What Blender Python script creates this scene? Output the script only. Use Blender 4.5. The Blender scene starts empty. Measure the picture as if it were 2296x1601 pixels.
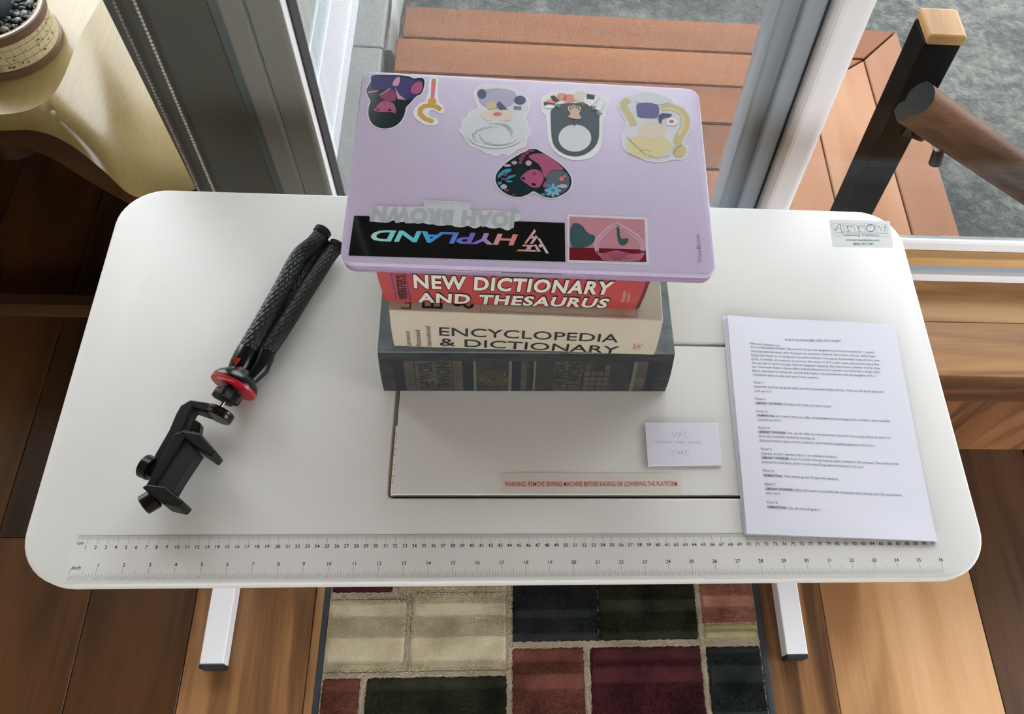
import bpy, bmesh, math, random
from mathutils import Vector, Matrix
random.seed(7)
R_ = math.radians
sc = bpy.context.scene
COL = sc.collection

# ------------------------------------------------------------------ camera, world, exposure
W, H = 2296, 1601
FPX, CX, CY = 1800.54, 1271.88, 835.24
CAM = Vector((.4269, -.1967, 1.5647))
CR = (Vector((.99636138, -.026914, .08086799)), Vector((.0133779, -.88768317, -.46026038)), Vector((.0841726, .45966751, -.88409318)))
cd = bpy.data.cameras.new('camera'); cam = bpy.data.objects.new('camera', cd); COL.objects.link(cam)
cd.sensor_width = 36; cd.lens = FPX / W * 36
cd.shift_x = (W / 2 - CX) / W; cd.shift_y = (CY - H / 2) / W
cd.clip_start = .02
m = Matrix((CR[0], -CR[1], -CR[2])).transposed().to_4x4(); m.translation = CAM
cam.matrix_world = m
sc.camera = cam
wd = bpy.data.worlds.new('overcast_sky'); sc.world = wd; wd.use_nodes = True
bg = wd.node_tree.nodes['Background']; bg.inputs[0].default_value = (.955, .968, 1.0, 1); bg.inputs[1].default_value = 10.2
sc.view_settings.view_transform = 'Standard'; sc.view_settings.look = 'None'
sc.view_settings.gamma = 1; sc.view_settings.use_curve_mapping = False
sc.view_settings.exposure = 0.06
sc.cycles.use_denoising = True; sc.cycles.sample_clamp_indirect = 3.0
sc.cycles.max_bounces = 10; sc.cycles.diffuse_bounces = 6; sc.cycles.transparent_max_bounces = 12

# ------------------------------------------------------------------ measuring helpers: a pixel of the photo on a real plane
def ray(u, v):
    return CR[0] * ((u - CX) / FPX) + CR[1] * ((v - CY) / FPX) + CR[2]
def atz(u, v, z):
    d = ray(u, v); return CAM + d * ((z - CAM.z) / d.z)
def aty(u, v, y):
    d = ray(u, v); return CAM + d * ((y - CAM.y) / d.y)
def onp(u, v, P, N):
    d = ray(u, v); return CAM + d * ((P - CAM).dot(N) / d.dot(N))

# ------------------------------------------------------------------ materials
def lin(c):
    if isinstance(c, str):
        c = [int(c[i:i + 2], 16) / 255 for i in (0, 2, 4)]
    return tuple((x / 12.92 if x <= .04045 else ((x + .055) / 1.055) ** 2.4) for x in c[:3]) + (1,)
MATS = {}
def nodes(name):
    mt = bpy.data.materials.new(name); mt.use_nodes = True
    nt = mt.node_tree; return mt, nt, nt.nodes['Principled BSDF']
def N(nt, t, **kw):
    n = nt.nodes.new(t)
    for k, v in kw.items():
        if k.startswith('i_'): n.inputs[k[2:].replace('_', ' ')].default_value = v
        else: setattr(n, k, v)
    return n
def ramp(nt, stops):
    r = nt.nodes.new('ShaderNodeValToRGB'); e = r.color_ramp.elements
    e[0].position, e[0].color = stops[0][0], lin(stops[0][1]); e[1].position, e[1].color = stops[-1][0], lin(stops[-1][1])
    for p, c in stops[1:-1]:
        x = e.new(p); x.color = lin(c)
    return r
def mat(name, c, rough=.5, metal=0, coat=0, spec=.5, noise=0, nscale=40, bump=0, bscale=200, c2=None, stretch=None, trans=0, coatr=.05):
    if name in MATS: return MATS[name]
    mt, nt, p = nodes(name); L = nt.links.new
    p.inputs['Base Color'].default_value = lin(c); p.inputs['Roughness'].default_value = rough
    p.inputs['Metallic'].default_value = metal; p.inputs['Coat Weight'].default_value = coat
    p.inputs['Coat Roughness'].default_value = coatr; p.inputs['Specular IOR Level'].default_value = spec
    p.inputs['Transmission Weight'].default_value = trans
    if noise or bump:
        tc = N(nt, 'ShaderNodeTexCoord'); mp = N(nt, 'ShaderNodeMapping'); L(tc.outputs['Object'], mp.inputs[0])
        if stretch: mp.inputs['Scale'].default_value = stretch
        if noise:
            n = N(nt, 'ShaderNodeTexNoise', i_Scale=nscale, i_Detail=6, i_Roughness=.6); L(mp.outputs[0], n.inputs[0])
            r = ramp(nt, [(.5 - .5 * noise, c2 or c), (.5 + .5 * noise, c)]); L(n.outputs[0], r.inputs[0]); L(r.outputs[0], p.inputs['Base Color'])
        if bump:
            n = N(nt, 'ShaderNodeTexNoise', i_Scale=bscale, i_Detail=4); L(mp.outputs[0], n.inputs[0])
            b = N(nt, 'ShaderNodeBump', i_Strength=bump, i_Distance=.002); L(n.outputs[0], b.inputs['Height']); L(b.outputs[0], p.inputs['Normal'])
    MATS[name] = mt; return mt
def wood(name, dark, mid, light, axis=1, scale=7, rough=.35, ring=22, grain=.35, spread=(.25, .5, .75), coat=0, vary=.35, spec=.4, fig=.13, dist=.6):
    """wood with long figure along an axis; each board gets its own cut of it"""
    mt, nt, p = nodes(name); L = nt.links.new
    tc = N(nt, 'ShaderNodeTexCoord'); oi = N(nt, 'ShaderNodeObjectInfo')
    sc3 = N(nt, 'ShaderNodeVectorMath', operation='SCALE'); sc3.inputs[0].default_value = (37, 53, 29); L(oi.outputs['Random'], sc3.inputs['Scale'])
    ad = N(nt, 'ShaderNodeVectorMath', operation='ADD'); L(tc.outputs['Object'], ad.inputs[0]); L(sc3.outputs[0], ad.inputs[1])
    mp = N(nt, 'ShaderNodeMapping'); s = [1.0, 1.0, 1.0]; s[axis] = .12; mp.inputs['Scale'].default_value = s; L(ad.outputs[0], mp.inputs[0])
    n1 = N(nt, 'ShaderNodeTexNoise', i_Scale=scale, i_Detail=3, i_Roughness=.5, i_Distortion=dist); L(mp.outputs[0], n1.inputs[0])
    k = N(nt, 'ShaderNodeMath', operation='MULTIPLY'); k.inputs[1].default_value = ring; L(n1.outputs[0], k.inputs[0])
    sn = N(nt, 'ShaderNodeMath', operation='SINE'); L(k.outputs[0], sn.inputs[0])
    mp2 = N(nt, 'ShaderNodeMapping'); s2 = [1.0, 1.0, 1.0]; s2[axis] = .03; mp2.inputs['Scale'].default_value = s2; L(ad.outputs[0], mp2.inputs[0])
    n2 = N(nt, 'ShaderNodeTexNoise', i_Scale=260, i_Detail=5, i_Roughness=.65); L(mp2.outputs[0], n2.inputs[0])
    n3 = N(nt, 'ShaderNodeTexNoise', i_Scale=3.1, i_Detail=2); L(mp.outputs[0], n3.inputs[0])
    a = N(nt, 'ShaderNodeMath', operation='MULTIPLY_ADD'); a.inputs[1].default_value = fig; L(sn.outputs[0], a.inputs[0]); L(n3.outputs[0], a.inputs[2])
    b = N(nt, 'ShaderNodeMath', operation='MULTIPLY_ADD'); b.inputs[1].default_value = grain; L(n2.outputs[0], b.inputs[0]); L(a.outputs[0], b.inputs[2])
    c = N(nt, 'ShaderNodeMath', operation='MULTIPLY_ADD'); c.inputs[1].default_value = vary; L(oi.outputs['Random'], c.inputs[0]); L(b.outputs[0], c.inputs[2])
    c2 = N(nt, 'ShaderNodeMath', operation='SUBTRACT'); c2.inputs[1].default_value = (grain + vary) / 2; L(c.outputs[0], c2.inputs[0])
    r = ramp(nt, [(spread[0], dark), (spread[1], mid), (spread[2], light)]); L(c2.outputs[0], r.inputs[0]); L(r.outputs[0], p.inputs['Base Color'])
    p.inputs['Roughness'].default_value = rough; p.inputs['Coat Weight'].default_value = coat; p.inputs['Coat Roughness'].default_value = .15
    bm_ = N(nt, 'ShaderNodeBump', i_Strength=.12, i_Distance=.001); L(n2.outputs[0], bm_.inputs['Height']); L(bm_.outputs[0], p.inputs['Normal'])
    p.inputs['Specular IOR Level'].default_value = spec
    MATS[name] = mt; return mt

# ------------------------------------------------------------------ mesh helpers
def tag(o, label=None, cat=None, group=None, kind=None):
    if label: o['label'] = label
    if cat: o['category'] = cat
    if group: o['group'] = group
    if kind: o['kind'] = kind
    return o
def empty(name, loc=(0, 0, 0), rot=(0, 0, 0)):
    o = bpy.data.objects.new(name, None); COL.objects.link(o); o.location = loc; o.rotation_euler = rot; o.empty_display_size = .05
    return o
class MB:
    def __init__(s): s.v = []; s.f = []
    def add(s, vs, fs):
        k = len(s.v); s.v += [tuple(x) for x in vs]; s.f += [tuple(i + k for i in f) for f in fs]; return s
    def box(s, x0, x1, y0, y1, z0, z1, fr=None):
        vs = [(x, y, z) for z in (z0, z1) for y in (y0, y1) for x in (x0, x1)]
        if fr: vs = [fr @ Vector(v) for v in vs]
        return s.add(vs, [(0, 2, 3, 1), (4, 5, 7, 6), (0, 1, 5, 4), (2, 6, 7, 3), (0, 4, 6, 2), (1, 3, 7, 5)])
    def prism(s, lo, hi):
        """lo and hi: matching rings of 3-D points"""
        n = len(lo); return s.add(list(lo) + list(hi), [tuple(range(n - 1, -1, -1)), tuple(range(n, 2 * n))] + [(i, (i + 1) % n, n + (i + 1) % n, n + i) for i in range(n)])
    def slab(s, poly, z0, z1):
        if area(poly) < 0: poly = poly[::-1]
        return s.prism([(p[0], p[1], z0) for p in poly], [(p[0], p[1], z1) for p in poly])
    def poly(s, pts): return s.add(pts, [tuple(range(len(pts)))])
    def rings(s, rs, cap=True):
        n = len(rs[0]); vs = [p for r in rs for p in r]; fs = []
        for a in range(len(rs) - 1):
            for i in range(n): fs.append((a * n + i, a * n + (i + 1) % n, (a + 1) * n + (i + 1) % n, (a + 1) * n + i))
        if cap: fs += [tuple(range(n - 1, -1, -1)), tuple(range((len(rs) - 1) * n, len(rs) * n))]
        return s.add(vs, fs)
    def tube(s, path, rad, n=10, cap=True):
        path = [Vector(p) for p in path]; rs = []; rad = rad if isinstance(rad, (list, tuple)) else [rad] * len(path)
        up = Vector((0, 0, 1)); prev = None
        for i, p in enumerate(path):
            d = (path[min(i + 1, len(path) - 1)] - path[max(i - 1, 0)]).normalized()
            if prev is None:
                a = d.cross(up if abs(d.z) < .9 else Vector((1, 0, 0))).normalized()
            else: a = (prev - d * prev.dot(d)).normalized()
            prev = a; b = d.cross(a)
            rs.append([p + (a * math.cos(t) + b * math.sin(t)) * rad[i] for t in [2 * math.pi * k / n for k in range(n)]])
        return s.rings(rs, cap)
    def lathe(s, prof, fr, n=32, cap=True):
        """prof: (radius, height along local z)"""
        return s.rings([[fr @ Vector((r * math.cos(t), r * math.sin(t), h)) for t in [2 * math.pi * k / n for k in range(n)]] for r, h in prof], cap)
    def grid(s, fn, nu, nv):
        vs = [fn(i / nu, j / nv) for j in range(nv + 1) for i in range(nu + 1)]
        return s.add(vs, [(j * (nu + 1) + i, j * (nu + 1) + i + 1, (j + 1) * (nu + 1) + i + 1, (j + 1) * (nu + 1) + i) for j in range(nv) for i in range(nu)])
    def ball(s, c, r, sq=(1, 1, 1), nu=8, nv=5):
        vs = [(c[0], c[1], c[2] - r * sq[2])]
        for j in range(1, nv):
            ph = math.pi * j / nv
            for i in range(nu):
                t = 2 * math.pi * i / nu; vs.append((c[0] + r * sq[0] * math.sin(ph) * math.cos(t), c[1] + r * sq[1] * math.sin(ph) * math.sin(t), c[2] - r * sq[2] * math.cos(ph)))
        vs.append((c[0], c[1], c[2] + r * sq[2])); fs = []
        for i in range(nu): fs.append((0, 1 + (i + 1) % nu, 1 + i)); k = 1 + (nv - 2) * nu; fs.append((k + i, k + (i + 1) % nu, len(vs) - 1))
        for j in range(nv - 2):
            for i in range(nu): a = 1 + j * nu; fs.append((a + i, a + (i + 1) % nu, a + nu + (i + 1) % nu, a + nu + i))
        return s.add(vs, fs)
    def build(s, name, m, parent=None, smooth=False, bevel=0, seg=2, ang=30, local=None):
        me = bpy.data.meshes.new(name); vs = s.v
        if local is not None: vs = [tuple(local @ Vector(v)) for v in vs]
        me.from_pydata(vs, [], s.f)
        if bevel:
            b = bmesh.new(); b.from_mesh(me); bmesh.ops.recalc_face_normals(b, faces=b.faces)
            es = [e for e in b.edges if len(e.link_faces) == 2 and e.calc_face_angle(0) > R_(ang)]
            bmesh.ops.bevel(b, geom=es, offset=bevel, segments=seg, affect='EDGES', profile=.5, clamp_overlap=True)
            b.to_mesh(me); b.free()
        if smooth:
            for p in me.polygons: p.use_smooth = True
            if smooth != 'all':
                me.set_sharp_from_angle(angle=R_(40 if smooth is True else smooth))
        me.materials.append(MATS[m] if isinstance(m, str) else m); me.update()
        o = bpy.data.objects.new(name, me); COL.objects.link(o)
        if parent: o.parent = parent
        return o
def area(p): return sum(p[i][0] * p[(i + 1) % len(p)][1] - p[(i + 1) % len(p)][0] * p[i][1] for i in range(len(p))) / 2
def rrect(x0, x1, y0, y1, r, n=8):
    out = []
    for cx, cy, a in ((x1 - r, y1 - r, 0), (x0 + r, y1 - r, 90), (x0 + r, y0 + r, 180), (x1 - r, y0 + r, 270)):
        for k in range(n + 1): t = R_(a + 90 * k / n); out.append((cx + r * math.cos(t), cy + r * math.sin(t)))
    return out
def smooth_poly(p, it=2):
    for _ in range(it):
        q = []
        for i in range(len(p)):
            a, b = p[i], p[(i + 1) % len(p)]
            q += [(a[0] * .75 + b[0] * .25, a[1] * .75 + b[1] * .25), (a[0] * .25 + b[0] * .75, a[1] * .25 + b[1] * .75)]
        p = q
    return p
def inset(p, d):
    """shrink a polygon by d (simple vertex normals)"""
    if area(p) < 0: p = p[::-1]
    out = []; n = len(p)
    for i in range(n):
        a, b, c = Vector(p[i - 1]), Vector(p[i]), Vector(p[(i + 1) % n])
        t1 = (b - a).normalized() if (b - a).length > 0 else Vector((1, 0)); t2 = (c - b).normalized() if (c - b).length > 0 else t1
        t = t1 + t2; t = t.normalized() if t.length > .01 else t1
        out.append((b.x - t.y * d, b.y + t.x * d))
    return out
def ellipse(cx, cy, rx, ry, n=28, rot=0):
    c, s = math.cos(R_(rot)), math.sin(R_(rot))
    return [(cx + rx * math.cos(t) * c - ry * math.sin(t) * s, cy + rx * math.cos(t) * s + ry * math.sin(t) * c) for t in [2 * math.pi * k / n for k in range(n)]]
TCACHE = {}
def glyphs(s, off=0., spacing=1., shear=0.):
    key = (s, off, spacing, shear)
    if key in TCACHE: return TCACHE[key]
    cu = bpy.data.curves.new('t', 'FONT'); cu.body = s; cu.resolution_u = 3; cu.offset = off; cu.space_character = spacing; cu.shear = shear; cu.fill_mode = 'FRONT'
    ob = bpy.data.objects.new('t', cu); me = ob.to_mesh()
    vs = [(v.co.x, v.co.y) for v in me.vertices]; fs = [tuple(p.vertices) for p in me.polygons]
    ob.to_mesh_clear(); bpy.data.objects.remove(ob); bpy.data.curves.remove(cu)
    TCACHE[key] = (vs, fs); return vs, fs
def text_fit(mb, s, BL, BR, TL, fn, off=0., spacing=1., shear=0., cut=0, capline=True):
    """lay a line of writing in the parallelogram BL, BR, TL of a surface; fn maps surface (a, b) to 3-D"""
    vs, fs = glyphs(s, off, spacing, shear)
    if not vs: return
    x0 = min(v[0] for v in vs); x1 = max(v[0] for v in vs); y0, y1 = (0, .729) if capline else (min(v[1] for v in vs), max(v[1] for v in vs))
    if cut:
        b = bmesh.new(); bv = [b.verts.new((v[0], v[1], 0)) for v in vs]
        for f in fs:
            try: b.faces.new([bv[i] for i in f])
            except ValueError: pass
        for k in range(1, cut):
            bmesh.ops.bisect_plane(b, geom=b.verts[:] + b.edges[:] + b.faces[:], plane_co=(0, y0 + (y1 - y0) * k / cut, 0), plane_no=(0, 1, 0))
        b.verts.index_update(); vs = [(v.co.x, v.co.y) for v in b.verts]; fs = [tuple(v.index for v in f.verts) for f in b.faces]; b.free()
    BL, BR, TL = Vector(BL), Vector(BR), Vector(TL); ex = (BR - BL) / (x1 - x0); ey = (TL - BL) / (y1 - y0)
    mb.add([fn(*(BL + ex * (v[0] - x0) + ey * (v[1] - y0))) for v in vs], fs)
def text_at(mb, s, pos, size, fn, ang=0, align=0, off=0., shear=0.):
    """writing of a given letter size at a point of a surface; align 0 left, .5 middle, 1 right"""
    vs, fs = glyphs(s, off, 1., shear)
    if not vs: return 0
    x1 = max(v[0] for v in vs); c, n = math.cos(ang) * size, math.sin(ang) * size
    mb.add([fn(pos[0] + (v[0] - x1 * align) * c - v[1] * n, pos[1] + (v[0] - x1 * align) * n + v[1] * c) for v in vs], fs)
    return x1 * size
def stroke(pts, w, fn, mb):
    """a flat pen line on a surface"""
    pts = [Vector(p) for p in pts]; L, Rr = [], []
    for i, p in enumerate(pts):
        d = (pts[min(i + 1, len(pts) - 1)] - pts[max(i - 1, 0)]); d = d.normalized() if d.length > 0 else Vector((1, 0)); q = Vector((-d.y, d.x)) * w / 2
        L.append(fn(*(p + q))); Rr.append(fn(*(p - q)))
    n = len(pts); mb.add(L + Rr, [(i, n + i, n + i + 1, i + 1) for i in range(n - 1)])

# ------------------------------------------------------------------ the house materials
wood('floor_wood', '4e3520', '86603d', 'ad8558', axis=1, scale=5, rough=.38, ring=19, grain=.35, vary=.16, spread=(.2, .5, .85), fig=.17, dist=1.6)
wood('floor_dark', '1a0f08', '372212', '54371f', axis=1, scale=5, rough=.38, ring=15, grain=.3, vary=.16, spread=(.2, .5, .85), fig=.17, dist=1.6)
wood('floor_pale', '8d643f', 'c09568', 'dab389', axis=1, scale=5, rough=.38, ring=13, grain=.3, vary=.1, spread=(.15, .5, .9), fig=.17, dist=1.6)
wood('bench_wood', '6a4a2e', '8d673f', 'a78055', axis=0, scale=6, rough=.35, ring=28, vary=.15, fig=.15, dist=1.0)
wood('beam_wood', '2a170d', '5b3920', '7d5330', axis=0, scale=7, rough=.4, ring=22, vary=.1)
wood('sill_wood', 'a67f4f', 'c49c68', 'd8b685', axis=0, scale=5, rough=.4, ring=18, vary=.1)
wood('deck_wood', '4a270b', '603412', '70431b', axis=0, scale=5, rough=.4, ring=12, grain=.2, vary=.12, spread=(.1, .5, .9), spec=.08)
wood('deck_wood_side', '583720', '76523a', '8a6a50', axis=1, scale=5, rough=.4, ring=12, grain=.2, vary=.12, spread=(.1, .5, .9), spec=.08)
wood('slab_wood', '675732', '928054', 'b8a678', axis=1, scale=3.2, rough=.3, ring=9, grain=.25, vary=0, coat=.25, spread=(.1, .5, .9), fig=.15, dist=1.0)
wood('slab_dark', '1f130a', '3a2413', '4e331c', axis=0, scale=5, rough=.5, ring=12, vary=0)
wood('rail_wood', '24150b', '4e3526', '6a4b34', axis=0, scale=9, rough=.45, ring=14, vary=0, spec=.05)
wood('cap_wood', '6d4d2c', '926f45', 'a98957', axis=1, scale=8, rough=.4, ring=12, vary=0, spec=.1)
mat('wall_paint', 'a88a60', .8, bump=.05, bscale=120)
mat('pillar_paint_shaded', '42443e', .75, bump=.04, bscale=140)  # wall colour darkened to hold the pillar's backlit shade
mat('ceiling_paint', 'b8a284', .85)
mat('vinyl_shaded', '6f716b', .5, spec=.3)  # white vinyl, its backlit shade put into the colour
mat('vinyl_white', 'e4e4e8', .35)
mat('vinyl_grey', '8f9aa3', .4)
mat('gasket', '20262a', .6)
mat('ext_white', 'a4a8ae', .55, bump=.05, bscale=60)
mat('ext_grey', '7c817d', .7, noise=.8, nscale=30, c2='6a706c')
mat('concrete', '6d6f6e', .75, noise=.9, nscale=9, c2='545756', bump=.5, bscale=70)
mat('log_grey', '8a8884', .8, noise=.9, nscale=18, c2='4f4e4b', bump=.8, bscale=60, stretch=(1, .15, 1))
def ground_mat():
    mt, nt, p = nodes('ground_stone'); L = nt.links.new
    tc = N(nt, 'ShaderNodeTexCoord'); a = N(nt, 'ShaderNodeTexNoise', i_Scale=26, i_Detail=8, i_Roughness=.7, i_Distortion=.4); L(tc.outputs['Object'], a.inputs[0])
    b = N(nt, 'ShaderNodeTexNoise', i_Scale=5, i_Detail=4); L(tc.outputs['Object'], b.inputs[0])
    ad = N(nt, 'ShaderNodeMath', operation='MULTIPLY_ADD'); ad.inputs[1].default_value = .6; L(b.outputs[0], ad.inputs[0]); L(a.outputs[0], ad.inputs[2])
    r = ramp(nt, [(.55, '121616'), (.75, '2a2e2d'), (1.0, '51544f')]); L(ad.outputs[0], r.inputs[0]); L(r.outputs[0], p.inputs['Base Color'])  # outdoor brightness held down through the stone's dark colours
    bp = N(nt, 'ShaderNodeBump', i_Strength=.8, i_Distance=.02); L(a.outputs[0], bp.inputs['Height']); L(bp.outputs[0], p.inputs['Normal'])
    p.inputs['Roughness'].default_value = .5; p.inputs['Specular IOR Level'].default_value = .08; MATS['ground_stone'] = mt
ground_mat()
def glass_mat(name, tint=(1, 1, 1, 1)):
    mt = bpy.data.materials.new(name); mt.use_nodes = True; nt = mt.node_tree; nt.nodes.clear(); L = nt.links.new
    o = N(nt, 'ShaderNodeOutputMaterial'); t = N(nt, 'ShaderNodeBsdfTransparent'); t.inputs[0].default_value = tint
    g = N(nt, 'ShaderNodeBsdfGlossy'); g.inputs['Roughness'].default_value = .0; lw = N(nt, 'ShaderNodeLayerWeight'); pw = N(nt, 'ShaderNodeMath', operation='POWER'); pw.inputs[1].default_value = 5; L(lw.outputs['Facing'], pw.inputs[0])
    f = N(nt, 'ShaderNodeMath', operation='MULTIPLY_ADD'); f.inputs[1].default_value = .96; f.inputs[2].default_value = .025; L(pw.outputs[0], f.inputs[0])
    mx = N(nt, 'ShaderNodeMixShader'); L(f.outputs[0], mx.inputs[0]); L(t.outputs[0], mx.inputs[1]); L(g.outputs[0], mx.inputs[2]); L(mx.outputs[0], o.inputs[0]); MATS[name] = mt
glass_mat('glass', (.955, .965, .96, 1))
mat('screen_wire', '9fa1a1', .7, spec=.1)

# ------------------------------------------------------------------ room shell
XL, XR, YB, YW, ZC = -1.9, 2.9, -2.9, .70, 2.55
fl = MB().box(XL - .1, XR + .1, YB - .1, .82, -.12, -.016).box(-1.6, -.1, .82, 1.6, -.12, -.016).build('floor', 'beam_wood'); tag(fl, kind='structure')
seams = [XL, -1.7, -1.51, -1.31, -1.11, -.91, -.71, -.51, -.317, -.128, .089, .285, .48, .675, .87, 1.066, 1.385, 1.58, 1.77, 1.97, 2.17, 2.37, 2.57, 2.77, XR]
rr = random.Random(3)
FW = {k: 'floor_dark' for k in (0, 2, 3, 4, 5, 6, 7, 8, 16, 17, 20)}; FW.update({k: 'floor_pale' for k in (15, 18, 21)})   # board tones differ; shade at left and daylight at right painted in too
for i in range(len(seams) - 1):
    a, b = seams[i] + .0007, seams[i + 1] - .0007
    ys = [YB]; y = YB + rr.uniform(.4, 1.2)
    if i == 7: ys = [YB, -1.0, .251, 1.55]
    elif b < -.05: ys = [YB, y, y + 1.25, 1.55] if y + 1.25 < .6 else [YB, y, 1.55]
    else:
        while y < .6: ys.append(y); y += rr.uniform(1.1, 1.7)
        ys.append(.80)
    if b < -1.5 or b > -.05: ys = [q for q in ys if q < .8] + [.80]
    for j in range(len(ys) - 1):
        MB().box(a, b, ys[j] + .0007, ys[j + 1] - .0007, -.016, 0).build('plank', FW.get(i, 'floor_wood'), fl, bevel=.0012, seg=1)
tag(MB().box(XL - .1, XR + .1, YB - .1, 1.65, ZC, ZC + .1).build('ceiling', 'ceiling_paint'), kind='structure')
tag(MB().box(XL - .1, XL, YB - .1, .72, 0, ZC).build('wall_left', 'wall_paint'), kind='structure')
tag(MB().box(XR, XR + .1, YB - .1, -1.8, 0, ZC).box(XR, XR + .1, .3, .95, 0, ZC).box(XR, XR + .1, -1.8, .3, 1.6, ZC).build('wall_right', 'wall_paint'), kind='structure')
w4 = MB().box(XR + .01, XR + .07, -1.8, -1.74, 0, 1.6).box(XR + .01, XR + .07, .24, .3, 0, 1.6).box(XR + .01, XR + .07, -.78, -.72, .06, 1.54).box(XR + .01, XR + .07, -1.74, .24, 0, .06).box(XR + .01, XR + .07, -1.74, .24, 1.54, 1.6).build('window_4', 'vinyl_white', bevel=.003); tag(w4, kind='structure')
MB().box(XR + .035, XR + .041, -1.74, -.78, .06, 1.54).build('pane', 'glass', w4); MB().box(XR + .035, XR + .041, -.72, .24, .06, 1.54).build('pane', 'glass', w4)
tag(MB().box(XL, -1.5, YB - .1, YB, 0, ZC).box(.9, XR, YB - .1, YB, 0, ZC).box(-1.5, .9, YB - .1, YB, 0, .9).box(-1.5, .9, YB - .1, YB, 2.2, ZC).build('wall_back', 'wall_paint'), kind='structure')
w5 = MB().box(-1.5, -1.44, YB - .07, YB - .01, .9, 2.2).box(.84, .9, YB - .07, YB - .01, .9, 2.2).box(-1.44, .84, YB - .07, YB - .01, .9, .96).box(-1.44, .84, YB - .07, YB - .01, 2.14, 2.2).box(-.63, -.57, YB - .07, YB - .01, .96, 2.14).build('fill_window', 'vinyl_white', bevel=.003); tag(w5, kind='structure')  # unseen window, added and sized to brighten the front of the table
MB().box(-1.44, -.63, YB - .043, YB - .037, .96, 2.14).build('pane', 'glass', w5); MB().box(-.57, .84, YB - .043, YB - .037, .96, 2.14).build('pane', 'glass', w5)
tag(MB().box(XL - .1, -1.5, .70, .80, 0, ZC).box(.048, XR, .70, .82, 2.3, ZC).box(.048, XR, .669, .815, -.12, .25).build('wall_front', 'wall_paint'), kind='structure')
tag(MB().box(-.078, .05, .70, .80, 0, ZC).build('wall_pillar', 'pillar_paint_shaded', bevel=.002), kind='structure')
# the alcove on the left with glazed outer wall
tag(MB().box(-1.6, -1.5, .80, 1.65, 0, ZC).box(-1.5, -.1, 1.55, 1.65, 0, .6).box(-1.5, -.1, 1.55, 1.65, 2.3, ZC).build('wall_alcove', 'wall_paint'), kind='structure')
w3 = MB().box(-1.5, -1.44, 1.56, 1.62, .60, 2.3).box(-.16, -.10, 1.56, 1.62, .60, 2.3).box(-1.44, -.16, 1.56, 1.62, .60, .66).box(-1.44, -.16, 1.56, 1.62, 2.24, 2.3).box(-.83, -.77, 1.56, 1.62, .66, 2.24).build('window_3', 'vinyl_white', bevel=.003); tag(w3, kind='structure')
MB().box(-1.44, -.83, 1.588, 1.594, .66, 2.24).build('pane', 'glass', w3); MB().box(-.77, -.16, 1.588, 1.594, .66, 2.24).build('pane', 'glass', w3)
aw = MB().box(-.10, -.045, .80, 2.6, .16, .34).box(-.10, -.045, .80, 2.6, 2.3, ZC).build('wall_alcove_side', 'ext_grey'); tag(aw, kind='structure')
MB().box(-.10, -.038, .80, 2.6, .085, .16).build('skirt_board', 'vinyl_grey', aw, bevel=.003)
MB().box(-.10, -.03, .80, 2.6, -.10, .085).build('base_board', 'ext_white', aw, bevel=.003)
MB().box(-.10, -.022, .80, 2.6, -.16, -.085).build('base_trim', 'ext_white', aw, bevel=.003)
w2 = MB().box(-.10, -.04, .80, .86, .34, 2.3).box(-.10, -.04, 2.4, 2.46, .34, 2.3).box(-.10, -.04, .80, 2.46, .34, .40).box(-.10, -.04, .80, 2.46, 2.24, 2.3).box(-.10, -.04, 1.6, 1.66, .4, 2.24).build('window_2', 'vinyl_white', bevel=.003); tag(w2, kind='structure')
MB().box(-.074, -.066, .86, 1.6, .40, 2.24).build('pane', 'glass', w2); MB().box(-.074, -.066, 1.66, 2.4, .40, 2.24).build('pane', 'glass', w2)

# ------------------------------------------------------------------ the big window: jamb, leaning mullion, sill, panes
w1 = empty('window_1', (0, .72, .37)); tag(w1, kind='structure')
def wpart(mb, name, m, **k): return mb.build(name, m, w1, local=Matrix.Translation((0, -.72, -.37)), **k)
wpart(MB().box(.05, .062, .704, .79, .37, 2.3), 'jamb_groove', mat('groove_teal', '4c5654', .5))
wpart(MB().box(.062, .096, .700, .79, .37, 2.3), 'jamb_frame', 'vinyl_shaded', bevel=.004)
wpart(MB().box(.092, .139, .706, .79, .37, 2.3), 'jamb_sash', 'vinyl_shaded', bevel=.006)
wpart(MB().box(.138, .1405, .712, .77, .36, 2.3), 'jamb_bead', 'vinyl_white')
wpart(MB().box(.1405, .1435, .733, .77, .36, 2.3), 'jamb_gasket', 'gasket')
# mullion leans a little to the left towards its top, as it does in the photograph
ln = math.tan(R_(3.2))
def leanbox(x0, x1, y0, y1, z0, z1, zr=.41):
    mb = MB(); vs = [(x - (z - zr) * ln, y, z) for z in (z0, z1) for y in (y0, y1) for x in (x0, x1)]
    return mb.add(vs, [(0, 2, 3, 1), (4, 5, 7, 6), (0, 1, 5, 4), (2, 6, 7, 3), (0, 4, 6, 2), (1, 3, 7, 5)])
wpart(leanbox(.824, .856, .738, .80, .30, 2.3), 'mullion_stop', 'vinyl_grey', bevel=.004)
wpart(leanbox(.853, .884, .724, .80, .30, 2.3), 'mullion_frame', 'vinyl_grey', bevel=.004)
wpart(leanbox(.8835, .8895, .730, .80, .30, 2.3), 'mullion_gasket', 'gasket')
wpart(leanbox(.889, .944, .706, .80, .30, 2.3), 'mullion_sash', 'vinyl_white', bevel=.014, seg=4)
wpart(MB().box(.05, XR, .706, .79, 2.22, 2.3), 'head_frame', 'vinyl_shaded', bevel=.004)
def sweep(yz): return MB().prism([(.139, y, z) for y, z in yz], [(XR, y, z) for y, z in yz])
wpart(sweep([(.668, .400), (.668, .432), (.673, .4345), (.680, .429), (.686, .400)]), 'sill_frame', 'vinyl_white')
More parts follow.
